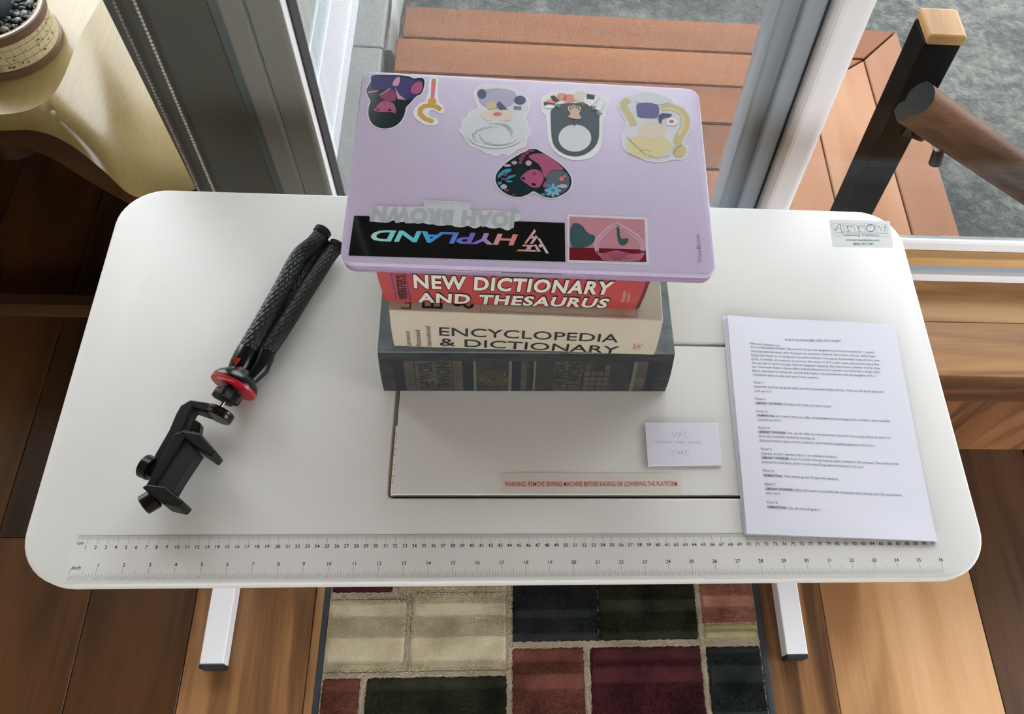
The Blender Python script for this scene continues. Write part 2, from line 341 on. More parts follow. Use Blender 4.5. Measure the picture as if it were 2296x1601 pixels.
wpart(sweep([(.6802, .39), (.6802, .4285), (.700, .4055), (.700, .39)]), 'sill_track', 'vinyl_grey')
wpart(sweep([(.7002, .25), (.7002, .4050), (.730, .374), (.762, .333), (.79, .292), (.79, .25)]), 'sill_slope', 'ext_grey')
wpart(MB().box(.145, .80, .764, .770, .325, 2.24), 'pane', 'glass')
wpart(MB().box(.86, XR, .764, .770, .325, 2.24), 'pane', 'glass')
sm_ = MB(); WR = .00009                                # insect screen: a real mesh of fine wires behind the left pane
for i in range(350): sm_.box(.142 + i * .002 - WR, .142 + i * .002 + WR, .7960, .7962, .326, 2.24)
for i in range(957): sm_.box(.141, .842, .7962, .7964, .326 + i * .002 - WR, .326 + i * .002 + WR)
wpart(sm_, 'insect_screen', 'screen_wire')['kind'] = 'stuff'
tag(MB().box(.05, XR, .650, .70, .372, .392).build('trim_1', 'vinyl_grey'), kind='structure')
tag(MB().box(.05, XR, .640, .668, .351, .372).build('trim_2', 'vinyl_white', bevel=.002), kind='structure')
tag(MB().box(.05, XR, .646, .6675, .392, .412).build('trim_3', 'sill_wood', bevel=.002), kind='structure')

# window bench below it
wb = empty('window_bench', (1.8, .54, 0)); tag(wb, 'low wooden bench of wide planks along the foot of the window, right of the table', 'bench')
loc = Matrix.Translation((-1.8, -.54, 0))
MB().box(.1, XR, .437, .550, .331, .351).build('plank', 'bench_wood', wb, bevel=.0015, local=loc)
MB().box(.1, XR, .551, .664, .331, .351).build('plank', 'bench_wood', wb, bevel=.0015, local=loc)
MB().box(.1, XR, .435, .47, .250, .3505).build('front_beam', 'beam_wood', wb, bevel=.004, local=loc)
wood('riser_wood', '3c2413', '6b4527', '8a5d37', axis=2, scale=14, rough=.4, ring=16, vary=.15)
for i in range(27):                                  # upright cladding boards under the beam
    x = .1 + i * .1035; MB().box(x, x + .1031, .4405, .455, 0, .25).build('riser_board', 'riser_wood', wb, local=loc)
tag(MB().box(-1.5, -.09, .735, .76, 0, .05).build('trim_4', 'slab_dark'), kind='structure')

# ------------------------------------------------------------------ outside
tag(MB().box(0, 8, .83, 2.3, 2.46, 2.55).build('shade_roof', 'beam_wood'), kind='structure')  # unseen roof, added to cut off the high sky
gd = MB().box(-40, 40, .83, 60, -.5, -.30).box(3.0, 40, -40, .83, -.5, -.30).box(-40, -2.0, -40, .83, -.5, -.30).box(-2.0, 3.0, -40, -3.0, -.5, -.30).build('ground', 'ground_stone'); tag(gd, kind='structure')
cs = MB().box(-.12, .066, .83, 1.78, -.30, -.152).build('concrete_path', 'concrete', bevel=.006); tag(cs, kind='structure')
tag(MB().box(-.12, .066, 1.786, 3.4, -.30, -.156).build('concrete_path', 'concrete', bevel=.006), kind='structure')
lg = MB(); lr = random.Random(5)
def logring(y, c0, c1): return [(c0 + .5 * (c1 - c0) + .5 * (c1 - c0) * math.cos(t) * lr.uniform(.75, 1.15), y, -.235 + .06 * math.sin(t) * lr.uniform(.8, 1.15)) for t in [2 * math.pi * k / 12 for k in range(12)]]
lg.rings([logring(1.80 + .08 * k, .058, .096 + .004 * math.sin(k * 1.7)) for k in range(12)])
tag(lg.build('edging_log', 'log_grey', smooth=True), 'weathered grey log edging the orange deck beside the concrete path', 'log')
dk = empty('wooden_deck', (.8, 1.4, -.30)); tag(dk, 'orange cedar deck with mitred border boards outside the window', 'deck'); dl = Matrix.Translation((-.8, -1.4, .30))
G = .0028; ZD0, ZD1 = -.178, -.15
Cx = [1.703, 1.563, 1.363, 1.149]; Cy = [1.968, 1.826, 1.68, 1.526]
for i in range(3):                                   # border boards: along the far side and down the right side
    x0 = .122 if i == 0 else .086 + .02 * (i == 1)
    MB().slab([(x0, Cy[i + 1] + G), (Cx[i + 1] - G * .4, Cy[i + 1] + G), (Cx[i] - G * 1.7, Cy[i] - G * .7), (x0, Cy[i] - G * .7)], ZD0, ZD1).build('deck_board', 'deck_wood', dk, bevel=.003, seg=1, local=dl)
    MB().slab([(Cx[i + 1] + G, .83), (Cx[i] - G * .7, .83), (Cx[i] - G * .7, Cy[i] - G * 1.7), (Cx[i + 1] + G, Cy[i + 1] - G * .4)], ZD0, ZD1).build('deck_board', 'deck_wood_side', dk, bevel=.003, seg=1, local=dl)
yy = [1.526, 1.35, 1.18, 1.01, .83]
for i in range(4): MB().box(.078, Cx[3] - G, yy[i + 1] + G, yy[i] - G, ZD0, ZD1).build('deck_board', 'deck_wood', dk, bevel=.003, seg=1, local=dl)
MB().box(.13, 1.69, .84, 1.955, -.30, -.205).build('deck_frame', 'beam_wood', dk, local=dl)

# railing outside the right-hand pane: leaning black post with a wooden cap, sloping handrail on a bracket
mat('black_metal', '0a0b0b', .55, spec=.02, bump=.02, bscale=300); mat('black_metal_soft', '16191a', .35); mat('bracket_metal', '15181a', .3, metal=.6)
rl = empty('porch_railing', (1.21, .98, -.15)); tag(rl, 'black metal railing post with wooden cap and sloping brown handrail outside the window', 'railing')
lp = math.tan(R_(4.9)); rloc = Matrix.Translation((-1.21, -.98, .15))
def lean2(x0, x1, y0, y1, z0, z1):
    vs = [(x - (z - .18) * lp, y, z) for z in (z0, z1) for y in (y0, y1) for x in (x0, x1)]
    return MB().add(vs, [(0, 2, 3, 1), (4, 5, 7, 6), (0, 1, 5, 4), (2, 6, 7, 3), (0, 4, 6, 2), (1, 3, 7, 5)])
lean2(1.203, 1.272, .95, 1.018, -.15, .632).build('post', 'black_metal', rl, bevel=.004, seg=3, local=rloc)
lean2(1.2045, 1.2745, .9465, 1.0215, .632, .652).build('cap', 'cap_wood', rl, bevel=.005, seg=2, local=rloc)
lean2(1.185, 1.29, .932, 1.036, -.15, -.14).build('base_plate', 'black_metal', rl, bevel=.002, local=rloc)
prof = [(-.014, -.049), (.014, -.049), (.021, -.037), (.018, -.024), (.030, -.010), (.031, .008), (.024, .024), (.008, .031), (-.008, .031), (-.024, .024), (-.031, .008), (-.030, -.010), (-.018, -.024), (-.021, -.037)]
hd = Vector((.865, 0, -.5)).normalized(); hu = Vector((.5, 0, .865)).normalized(); h0 = Vector((1.178, .895, .557))
hr = MB().rings([[h0 + hd * t + Vector((0, 1, 0)) * a + hu * b for a, b in prof] for t in (0, .5, 1.3)])
ho = hr.build('handrail', 'rail_wood', rl, smooth=60, local=rloc)
mat('rail_end', '121514', .7, spec=.1); MB().prism([h0 - hd * .0006 + Vector((0, 1, 0)) * a + hu * b for a, b in prof], [h0 + hd * .0004 + Vector((0, 1, 0)) * a + hu * b for a, b in prof]).build('rail_end', 'rail_end', rl, local=rloc)
bk = MB().tube([(1.236, .952, .44), (1.236, .925, .435), (1.238, .905, .45), (1.24, .897, .478)], .006, 8); bk.box(1.222, 1.252, .944, .951, .415, .465)
bk.build('bracket', 'bracket_metal', rl, smooth=True, local=rloc)
MB().tube([(1.283, .90, .43), (1.291, .895, .395)], [.011, .013], 10).build('bracket_bolt', 'bracket_metal', rl, smooth=True, local=rloc)

# ------------------------------------------------------------------ sewing table
TZ = .72
mat('table_white', 'dadcda', .38, spec=.4, bump=.03, bscale=500)
mat('table_edge', 'd6cfca', .45)
mat('film', 'd7d9d7', .3); mat('film_warm', 'd5d2cb', .3)
mat('ink', '23282e', .6); mat('ink_soft', '55595d', .6); mat('ink_line', '767a7b', .6); mat('ink_red', 'b3282c', .6); mat('ink_blue', '26384a', .6)
mat('tube_white', 'e2e4ea', .35); mat('cap_black', '15181b', .5); mat('gap_dark', '3f4845', .8); mat('chip_white', 'f2ead8', .7)
tb = empty('sewing_table', (.459, .248, 0)); tag(tb, 'white sewing table with printed ruler along its front edge', 'table'); tl_ = Matrix.Translation((-.459, -.248, 0))
def tpart(mb, name, m, parent=None, **k):
    return mb.build(name, m, parent or tb, local=tl_, **k)
x0, x1, y0, y1 = -.0535, .971, -.0045, .4998; hx0, hx1, hy0, hy1 = .3085, .797, .0872, .2848; xm = .55
ring = rrect(x0, x1, y0, y1, .056, 10)
ia = next(i for i in range(len(ring)) if ring[i][0] > xm and ring[(i + 1) % len(ring)][0] < xm)
ring = ring[:ia + 1] + [(xm, y1)] + ring[ia + 1:]
ib = next(i for i in range(len(ring)) if ring[i][0] < xm and ring[(i + 1) % len(ring)][0] > xm and ring[i][1] < .1)
ring = ring[:ib + 1] + [(xm, y0)] + ring[ib + 1:]
n = len(ring); ta = ring.index((xm, y1)); tbm = ring.index((xm, y0))
hole = [(xm, hy1), (hx0, hy1), (hx0, hy0), (xm, hy0), (hx1, hy0), (hx1, hy1)]
mb = MB(); vs = [(p[0], p[1], .701) for p in ring] + [(p[0], p[1], TZ) for p in ring] + [(p[0], p[1], TZ) for p in hole] + [(p[0], p[1], .711) for p in hole]
fs = [tuple(range(n - 1, -1, -1))] + [(i, (i + 1) % n, n + (i + 1) % n, n + i) for i in range(n)]
h = 2 * n
left = [n + i for i in range(ta, tbm + 1)] + [h + 3, h + 2, h + 1, h + 0]
right = [n + (i % n) for i in range(tbm, ta + n + 1)] + [h + 0, h + 5, h + 4, h + 3]
fs += [tuple(left), tuple(right)] + [(h + i, h + 6 + i, h + 6 + (i + 1) % 6, h + (i + 1) % 6) for i in range(6)] + [tuple(h + 6 + i for i in range(6))]
mb.add(vs, fs); tpart(mb, 'tabletop', 'table_white', smooth=True, bevel=.0035, seg=3)
lp_o = tpart(MB().box(hx0 + .0042, hx1 - .0042, hy0 + .0035, hy1 - .0035, .7111, TZ - .0002), 'lift_panel', 'table_white', bevel=.0008)
tpart(MB().box(hx0 + .0004, hx1 - .0004, hy0 + .0004, hy1 - .0004, .71105, .7113), 'groove_floor', 'gap_dark')
ch = MB(); cr = random.Random(2); y = .092
while y < .168:
    d = cr.uniform(.002, .009); ch.box(hx0 + .0026, hx0 + .0044 + cr.uniform(-.0006, .0004), y, y + d, .7114, TZ - .0004); y += d + cr.uniform(.0003, .002)
ch.box(hx0 + .003, hx0 + .0055, .0905, .0925, .7114, TZ - .0003)
tpart(ch, 'chipped_edge', 'chip_white')
for sx in (-1, 1):                                   # two T-shaped ends on floor tubes with black caps
    cx = .459 + sx * .529
    f = tpart(MB().box(cx - .0205, cx + .0205, .014, .424, .002, .034), 'foot_tube', 'tube_white', bevel=.002)
    for y in (.006, .424): tpart(MB().box(cx - .0205, cx + .0205, y, y + .008, .0, .034), 'end_cap', 'cap_black', f, bevel=.002)
    cx2 = .459 + sx * .47
    tpart(MB().box(min(cx, cx2) - .016, max(cx, cx2) + .016, .20, .24, .034, .064), 'leg_brace', 'tube_white', bevel=.003)
    tpart(MB().box(cx2 - .016, cx2 + .016, .19, .25, .05, .70), 'leg', 'tube_white', bevel=.004)
tpart(MB().slab([(.69, .004), (.815, .004), (.83, .02), (.83, .10), (.675, .10), (.675, .02)], .692, .7005), 'hinge_plate', 'table_white', bevel=.002)
# printed rulers on a clear strip
fz = lambda dz: (lambda a, b: (a, b, TZ + dz))
st = tpart(MB().slab([(-.0045, .0004), (.927, .0004), (.927, .0470), (-.0045, .0470)], TZ - .0001, TZ + .00012), 'ruler_strip', 'film')
tk = MB(); F = fz(.0002); YC, YI = .0464, .0010
def vline(x, a, b, w=.00032): tk.poly([F(x - w / 2, a), F(x + w / 2, a), F(x + w / 2, b), F(x - w / 2, b)])
for i in range(0, 911):
    L = .0086 if i % 10 == 0 else (.0052 if i % 5 == 0 else .0040)
    vline(i * .001, YC - L, YC, .00034 if i % 10 == 0 else .00022)
tk.poly([F(0, YC), F(.9115, YC), F(.9115, YC + .0003), F(0, YC + .0003)])
for i in range(0, 36 * 16 + 1):
    L = .0118 if i % 16 == 0 else .0088 if i % 8 == 0 else .0064 if i % 2 == 0 else .0042
    vline(i * .0254 / 16, YI, YI + L, .00036 if i % 16 == 0 else .00026)
tpart(tk, 'ruler_ticks', 'ink_line', st)
nm = MB()
for i in range(1, 92): text_at(nm, str(i), (i * .01 + (-.001 if i < 20 else 0), .0326), .0052, F, align=.5, off=.012)
for i in range(1, 37): text_at(nm, str(i), (i * .0254, .0142), .0053, F, align=.5, off=.012)
text_at(nm, 'cm', (.0003, .0372), .0050, F, shear=.2, off=.008); text_at(nm, 'Inch', (.0006, .0118), .0054, F, shear=.2, off=.008)
tpart(nm, 'ruler_numbers', 'ink', st)
# warning label on the lift panel
P = lambda u, v: tuple(atz(u, v, TZ)[:2])
wl = tpart(MB().slab([P(1126, 1060), P(1526, 1061), P(1530, 1108), P(1125, 1107)], TZ - .0002, TZ + .0001), 'warning_label', 'film_warm'); wl['label'] = 'clear label with red warning lettering'
wt = MB(); a, b = Vector(P(1131, 1091)), Vector(P(1521, 1090))
text_fit(wt, 'WARNING! REMOVE SEWING MACHINE BEFORE RAISING OR LOWERING THE PLATFORM.', a, b, a + Vector((0, .0058)), fz(.0002), off=.004)
tpart(wt, 'lettering', 'ink_red', wl)
# maker's label in the far right corner
c5 = lambda x, y: P(1820 + x / 7.653, 440 + y / 7.653)
mat('label_film', 'd3d8d9', .25)
ml = tpart(MB().slab([c5(300, 400), c5(1335, 425), c5(1400, 880), c5(360, 865)], TZ - .0001, TZ + .0001), 'maker_label', 'label_film'); ml['label'] = 'clear maker label reading Arrow Sewing Cabinets'
at_ = MB(); F2 = fz(.0002)
def c5line(pts, w=.0003, close=False):
    q = [c5(*p) for p in pts]; stroke(q + q[:1] if close else q, w, F2, at_)
for bx in ([(335, 478), (510, 460), (560, 612), (385, 632)], [(535, 462), (705, 475), (745, 630), (570, 612)], [(710, 485), (885, 460), (930, 612), (755, 632)], [(900, 470), (1085, 478), (1110, 625), (930, 622)], [(1100, 468), (1290, 490), (1300, 640), (1120, 625)]): c5line(bx, .00028, True)
c5line([(375, 632), (385, 685), (590, 680)], .00028); c5line([(1150, 690), (1325, 695), (1305, 645), (400, 632)], .00028)
def spiral(cx, cy, r, t0, t1, k=16, sq=1): return [(cx + r * (1 - .75 * i / k) * math.cos(t0 + (t1 - t0) * i / k), cy + sq * r * (1 - .75 * i / k) * math.sin(t0 + (t1 - t0) * i / k)) for i in range(k + 1)]
c5line([(490, 480), (500, 560), (520, 620), (550, 660), (600, 682)], .0007); c5line([(490, 482), (460, 490), (440, 520), (425, 570), (405, 595)], .0006); c5line(spiral(410, 575, 26, 1.2, 5.6), .0005); c5line([(395, 540), (440, 558), (500, 552)], .0004)
for ox in (0, 185):
    c5line([(565 + ox, 500), (605 + ox, 510), (630 + ox, 600)], .0009); c5line([(600 + ox, 608), (680 + ox, 602)], .0005); c5line([(612 + ox, 540), (640 + ox, 505), (675 + ox, 498)], .0006); c5line(spiral(672 + ox, 525, 30, -1.6, 3.4), .0006)
c5line([(1010 + 70 * math.cos(t), 548 + 62 * math.sin(t)) for t in [-2.2 + 6.3 * i / 30 for i in range(31)]], .0010); c5line(spiral(1000, 510, 30, -2.4, 3.0), .0005)
c5line([(1125, 515), (1160, 520), (1195, 610), (1205, 525), (1250, 610), (1270, 530), (1265, 505)], .0008); c5line(spiral(1258, 520, 22, 0, 5), .0005)
a = Vector(c5(595, 683)); b = Vector(c5(1155, 690)); text_fit(at_, 'Sewing Cabinets', a, b, Vector(c5(595, 640)), F2, shear=.2)
a = Vector(c5(585, 765)); b = Vector(c5(1160, 772)); text_fit(at_, 'www.arrowcabinets.com', a, b, Vector(c5(580, 728)), F2, off=.015)
a = Vector(c5(708, 835)); b = Vector(c5(1068, 838)); text_fit(at_, '(800) 533-7347', a, b, Vector(c5(704, 797)), F2, off=.015)
tpart(at_, 'lettering', 'ink_blue', ml)

# ------------------------------------------------------------------ printed script: three sheets lying on each other
mat('paper', 'd9dcea', .6, bump=.02, bscale=300); mat('print_ink', '525869', .7)
PO = Vector((.6984, .0449)); PA = -.043; pc, ps = math.cos(PA), math.sin(PA)
def sheet(name, lab, dx, dy, da, z, curl):
    e = empty(name, (PO.x + dx, PO.y + dy, TZ), (0, 0, PA + da)); tag(e, lab, 'paper', 'sheets of the printed script')
    hz = lambda u, v: z + curl * (.0016 * math.sin(u * 20 + 1) * math.sin(v * 14 + .5) + .0030 * max(0, 1 - math.hypot(u, v - .279) / .12) ** 2 + .0016 * max(0, 1 - v / .03) * max(0, 1 - abs(u - .17) / .09)) + .0016 * curl
    top = MB().grid(lambda a, b: (a * .2159, b * .2794, hz(a * .2159, b * .2794)), 24, 30)
    k = len(top.v); nu, nv = 24, 30
    top.add([(v[0], v[1], v[2] - .00025) for v in top.v], [tuple(reversed(f)) for f in top.f])
    bd = [i for i in range(nu)] + [j * (nu + 1) + nu for j in range(nv)] + [nv * (nu + 1) + nu - i for i in range(nu)] + [(nv - j) * (nu + 1) for j in range(nv)]
    top.f += [(bd[i], bd[(i + 1) % len(bd)], k + bd[(i + 1) % len(bd)], k + bd[i]) for i in range(len(bd))]
    top.build('sheet', 'paper', e, smooth=True); return e, hz
sheet('printed_sheet', 'lowest white sheet of the script, peeping out at the left edge of the stack', -.0026, .0008, .010, .0007, .35)
sheet('printed_sheet', 'middle white sheet of the script, hardly showing between the other two', -.0012, -.0012, .005, .0013, .6)
pe, phz = sheet('printed_sheet', 'topmost white sheet of the script, covered with typed dialogue', 0, 0, 0, .0019, .9)
def c6(x, y):
    w = atz(1620 + x / 3.078, 700 + y / 3.078, TZ + .003); d = Vector((w.x - PO.x, w.y - PO.y)); return Vector((d.x * pc + d.y * ps, -d.x * ps + d.y * pc))
SF = lambda u, v: (u, v, phz(u, v) + .00035)
pr = MB()
def pl(s, x0, y0, x1, y1, off=.004):
    a, b = c6(x0, y0), c6(x1, y1); d = (b - a).normalized(); text_fit(pr, s, a, b, a + Vector((-d.y, d.x)) * .0027, SF, off=off, cut=1)
for q in [('PUBLIC PLAYROOMS USER TEST SCRIPT', 433, 197, 817, 208), ('Character Background:', 190, 222, 398, 237),
    ('You are Samantha Wright. She and her 2-year-old daughter have been homeless for 1 month.', 191, 247, 1048, 287),
    ('They became homeless after fleeing from domestic violence. Since then, she has either been', 194, 275, 1055, 314),
    ("living with family or in temporary homeless shelters. The places they've been living in have been", 197, 302, 1086, 343),
    ('noisy, crowded, and without any privacy. She wants to find a safe, quiet, and private space that', 199, 329, 1080, 370),
    ('she can use to bond and play with her daughter regularly. She heard from a shelter worker that', 202, 356, 1084, 396),
    ('the Vancouver Public Library offers private playrooms that parents can book like a study room.', 204, 383, 1090, 422),
    ('She is interested in trying the service and hopes it can provide her and her daughter with a', 206, 410, 1052, 448),
    ('consistent place to play and spend time together.', 209, 437, 670, 460), ('Panel 1:', 215, 492, 290, 496),
    ('Samantha and her daughter walk into the Vancouver Public Library. They see the front desk and', 218, 520, 1110, 557),
    ('walk up to it.', 220, 550, 338, 556), ('Panel 2:', 226, 606, 300, 610), ('Hi! How can I help you both today?', 421, 643, 752, 658), ('Panel 3:', 234, 692, 311, 696),
    ('Hi, I heard that you offer private playroom bookings here, is there a spot available', 368, 727, 1157, 757), ('sometime soon?', 240, 750, 402, 757), ('Panel 4:', 246, 806, 323, 810),
    ('Yes, we do offer private playroom services! Let me just check to see if we', 443, 843, 1162, 872), ('have any available timeslots coming up.', 251, 864, 640, 880),
    ('(Library worker types on her computer and looks for available playroom timeslots.)', 254, 895, 1052, 926), ('Panel 5:', 262, 953, 340, 957),
    ('(Library worker see that there is an available timeslot.)', 265, 985, 792, 1006), ("You're in luck! We do have an open timeslot in 30 minutes. The room can be", 466, 1022, 1219, 1052),
    ("booked for one hour, if that works then I'll go ahead and book it for you.", 271, 1044, 976, 1074), ('Panel 6:', 279, 1104, 357, 1107),
    ("That works great! I'll take the timeslot.", 420, 1142, 802, 1160), ('Panel 7:', 289, 1196, 364, 1200),
    ('Okay all I need to complete the booking is your library card. Do you have it', 494, 1237, 1240, 1268), ('with you?', 296, 1258, 392, 1263), ('Panel 8:', 304, 1322, 381, 1325), ('I do, let me just grab it.', 446, 1361, 676, 1373)]: pl(*q)
for q in [('LIBRARY WORKER:', 228, 636, 412, 643), ('SAMANTHA:', 237, 720, 360, 727), ('LIBRARY WORKER:', 248, 836, 437, 843), ('LIBRARY WORKER:', 268, 1014, 459, 1022), ('SAMANTHA:', 282, 1137, 410, 1142), ('LIBRARY WORKER:', 293, 1229, 487, 1237), ('SAMANTHA:', 307, 1354, 439, 1361)]: pl(*q, off=.028)
po = pr.build('typed_text', 'print_ink', pe)

# handwritten library card
mat('card', 'd6d8e6', .65); mat('pencil', '8a8fa0', .8)
cq = [Vector(P(1445, 949)), Vector(P(1608, 951)), Vector(P(1618, 1044)), Vector(P(1452, 1046))]
ce = empty('paper_card', (.639, .149, TZ)); tag(ce, 'small white card with VPL handwritten in pencil, beside the printed script', 'card'); cl = Matrix.Translation((-.639, -.149, -TZ))
MB().prism([(*q, TZ + .0003) for q in reversed(cq)], [(*q, TZ + .0024) for q in reversed(cq)]).build('card_body', 'card', ce, bevel=.0003, seg=1, local=cl)
c4 = lambda x, y: P(1420 + x / 9.567, 920 + y / 9.567)
hw = MB(); F3 = fz(.0026)
def pen(pts, w=.00042): stroke([c4(*p) for p in pts], w, F3, hw)
pen([(818, 480), (865, 612), (915, 482)]); pen([(985, 525), (965, 605)]); pen([(945, 525), (975, 490), (1015, 480), (1038, 505), (1020, 535), (985, 550)]); pen([(1108, 468), (1095, 608), (1205, 598)])
pen([(890, 880), (850, 890), (815, 930), (825, 965), (860, 968)]); pen([(925, 962), (965, 885), (985, 958)]); pen([(940, 930), (985, 928)]); pen([(1020, 885), (1022, 955)]); pen([(1015, 888), (1045, 900), (1040, 918), (1022, 925), (1070, 968)]); pen([(1105, 885), (1115, 975), (1160, 960), (1172, 920), (1150, 885), (1090, 880)])
for s, xa, xb, yb in (('Vancouver', 465, 845, 718), ('Public', 905, 1110, 730), ('Library', 1170, 1460, 730)):
    a, b = Vector(c4(xa, yb)), Vector(c4(xb, yb)); text_fit(hw, s, a, b, a + Vector((0, .0034)), F3, off=-.012, shear=.12)
hw.build('handwriting', 'pencil', ce, local=cl)

# ------------------------------------------------------------------ three thick books, one on another
mat('cloth_slate', '7b8890', .8, noise=.7, nscale=70, c2='48555b', bump=.3, bscale=300)
mat('spine_worn_shaded', '2f312d', .8, noise=.35, nscale=38, c2='0f1214', bump=.4, bscale=200, stretch=(.5, 1, 1.6))  # worn mottling, with the shadow on the spine darkened into the base
mat('jacket_cream', 'c0b9a8', .42, noise=.9, nscale=14, c2='aaa28e', coat=.15, coatr=.3)
mat('jacket_red', 'b23f40', .35, coat=.3, coatr=.2, noise=.8, nscale=10, c2='9d3336')
mat('maroon', '5a1c26', .6); mat('pages', 'cbbf9f', .8, bump=.5, bscale=900, stretch=(.02, .02, 1)); mat('ink_black', '17191c', .6)
mat('letter_white', 'd6d0c4', .5); mat('stripe_blue', '3a3f86', .5); mat('stamp_orange', 'b5775a', .6); mat('band_navy', '0d141c', .75); mat('band_olive', '50513f', .8); mat('band_tan', '48443b', .8, noise=.5, nscale=50, c2='262622'); mat('ornament', '665634', .7); mat('panel_dark', '141719', .8, noise=.4, nscale=40, c2='2c2d29'); mat('line_red', 'a2463f', .6)
class Book:
    def __init__(s, name, lab, A, B, depth, z0, h, dyt, bulge, tc, cover, ov, slope=0, page='pages', grp=None):
        A, B = Vector(A), Vector(B); s.L = (B - A).length; s.h = h; s.dyt = dyt; s.bulge = bulge; s.slope = slope; s.depth = depth
        mid = (A + B) / 2; ang = math.atan2(B.y - A.y, B.x - A.x)
        s.e = empty(name, (mid.x, mid.y, z0), (0, 0, ang)); tag(s.e, lab, 'book', 'stacked reference books')
        s.M = Matrix.Translation((mid.x, mid.y, z0)) @ Matrix.Rotation(ang, 4, 'Z'); s.I = s.M.inverted()
        n = 10; sp = [(s.sy(i / n), h * i / n) for i in range(n + 1)]; si = [(s.sy(i / n) + tc, tc + (h - 2 * tc) * i / n) for i in range(n + 1)]
        ht = lambda y: h + slope * (y - dyt)
        poly = [(depth, 0)] + sp + [(depth, ht(depth)), (depth, ht(depth) - tc)] + si[::-1] + [(depth, tc)]
        s.cover = MB().prism([(-s.L / 2, y, z) for y, z in poly], [(s.L / 2, y, z) for y, z in poly]).build('cover', cover, s.e, smooth=25, bevel=.0006, seg=1)
        x = s.L / 2 - ov; yp = max(dyt, 0) + 2 * tc
        MB().prism([(-x, y, z) for y, z in ((depth - ov, tc), (yp, tc), (yp, ht(yp) - tc), (depth - ov, ht(depth - ov) - tc))], [(x, y, z) for y, z in ((depth - ov, tc), (yp, tc), (yp, ht(yp) - tc), (depth - ov, ht(depth - ov) - tc))]).build('page_block', page, s.e)
    def sy(s, b): return s.dyt * b - s.bulge * math.sin(math.pi * min(1, max(0, b)))
    def S(s, e=.0003): return lambda a, b: (a, s.sy(b) - e, b * s.h)
    def T(s, e=.0003): return lambda a, y: (a, y, s.h + s.slope * (y - s.dyt) + e)
    def sp(s, u, v):                                # pixel -> (along spine, share of its height)
        P0 = s.M @ Vector((0, 0, 0)); Nn = (s.M.to_3x3() @ Vector((0, -s.h, s.dyt))).normalized(); q = s.I @ onp(u, v, P0, Nn); return (q.x, q.z / s.h)
    def tp(s, u, v):
        P0 = s.M @ Vector((0, s.dyt, s.h)); q = s.I @ onp(u, v, P0, Vector((0, -s.slope, 1)).normalized()); return (q.x, q.y)
    def patch(s, mb, a0, a1, b0, b1, e):
        F = s.S(e); n = 6; mb.grid(lambda i, j: F(a0 + (a1 - a0) * i, b0 + (b1 - b0) * j), 1, n)
cb = lambda x, y: (820 + x / 5.003, 580 + y / 5.003)
cb2 = lambda x, y: (1180 + x / 5.003, 580 + y / 5.003)
cb3 = lambda x, y: (820 + x / 3.189, 580 + y / 3.189)
B1 = Book('leather_book', 'large dark worn book with banded spine at the bottom of the stack', (.2945, .2155), (.6235, .2190), .255, .7202, .0668, .0145, .004, .0032, 'cloth_slate', .006)
sw = MB(); B1.patch(sw, -B1.L / 2 + .0004, B1.L / 2 - .0004, .004, .985, .0002)
swo = sw.build('spine_cloth', 'spine_worn_shaded', B1.e, smooth=True)
def b1band(fn, xa, xb, m, b0=.03, b1=.83, e=.0004, name='spine_band'):
    a0 = B1.sp(*fn(xa, 1350))[0]; a1 = B1.sp(*fn(xb, 1350))[0]; q = MB(); B1.patch(q, a0, a1, b0, b1, e); return q.build(name, m, B1.e)
for fn, xa, xb, m in ((cb, 335, 450, 'band_navy'), (cb, 452, 560, 'band_tan'), (cb, 985, 1090, 'band_tan'), (cb, 1100, 1205, 'band_navy'), (cb, 1212, 1242, 'band_olive'), (cb, 1245, 1600, 'panel_dark'), (cb, 1602, 1635, 'band_olive'), (cb, 1640, 1735, 'band_navy'), (cb, 1740, 1801, 'band_tan'), (cb2, 45, 72, 'band_navy'), (cb2, 74, 100, 'band_olive'), (cb2, 105, 298, 'panel_dark'), (cb2, 1168, 1212, 'band_olive'), (cb2, 1216, 1326, 'band_tan'), (cb2, 1330, 1438, 'band_navy')): b1band(fn, xa, xb, m)
b1band(cb, 570, 970, 'band_tan', name='title_panel'); b1band(cb2, 303, 605, 'band_tan', name='title_panel'); b1band(cb2, 625, 1160, 'panel_dark', name='picture_panel')
q = MB()
for fn, xs in ((cb, ((665, 760), (855, 950))), (cb2, ((370, 425), (500, 590)))):
    for (xa, xb), s in zip(xs, ('THE WOR', 'ITS WON')):
        a1 = B1.sp(*fn(xb, 1350))[0]; a0 = B1.sp(*fn(xa - 60, 1350))[0]; q = MB(); text_fit(q, s, (a1, .06), (a1, .80), (a0, .06), B1.S(.0006), off=.015, cut=3); q.build('spine_title', 'band_navy', B1.e)
q = MB(); oc = B1.sp(*cb(1430, 1350)); F = B1.S(.0006)
for r in (.0135, .0105, .0075, .0045): stroke([(oc[0] + r * (1.25 + .18 * math.sin(9 * t)) * math.cos(t), .42 + r / .0668 * (1 + .15 * math.cos(7 * t)) * math.sin(t)) for t in [2 * math.pi * i / 48 for i in range(49)]], .0008, F, q)
q.build('spine_ornament', 'ornament', B1.e)
q = MB(); br = random.Random(1)
for j in range(5):
    for i in range(4):
        a0 = B1.sp(*cb2(640 + i * 72, 1350))[0]; w = B1.sp(*cb2(700 + i * 72, 1350))[0] - a0
        if br.random() < .85: B1.patch(q, a0, a0 + w, .07 + j * .145, .07 + j * .145 + .115, .0006)
q.build('spine_picture', 'band_tan', B1.e)
B2 = Book('jacketed_book', 'cream jacketed encyclopedia in the middle of the stack', (.3120, .2370), (.5990, .2310), .225, .7876, .0573, .0105, .003, .003, 'jacket_cream', .005)
q = MB()
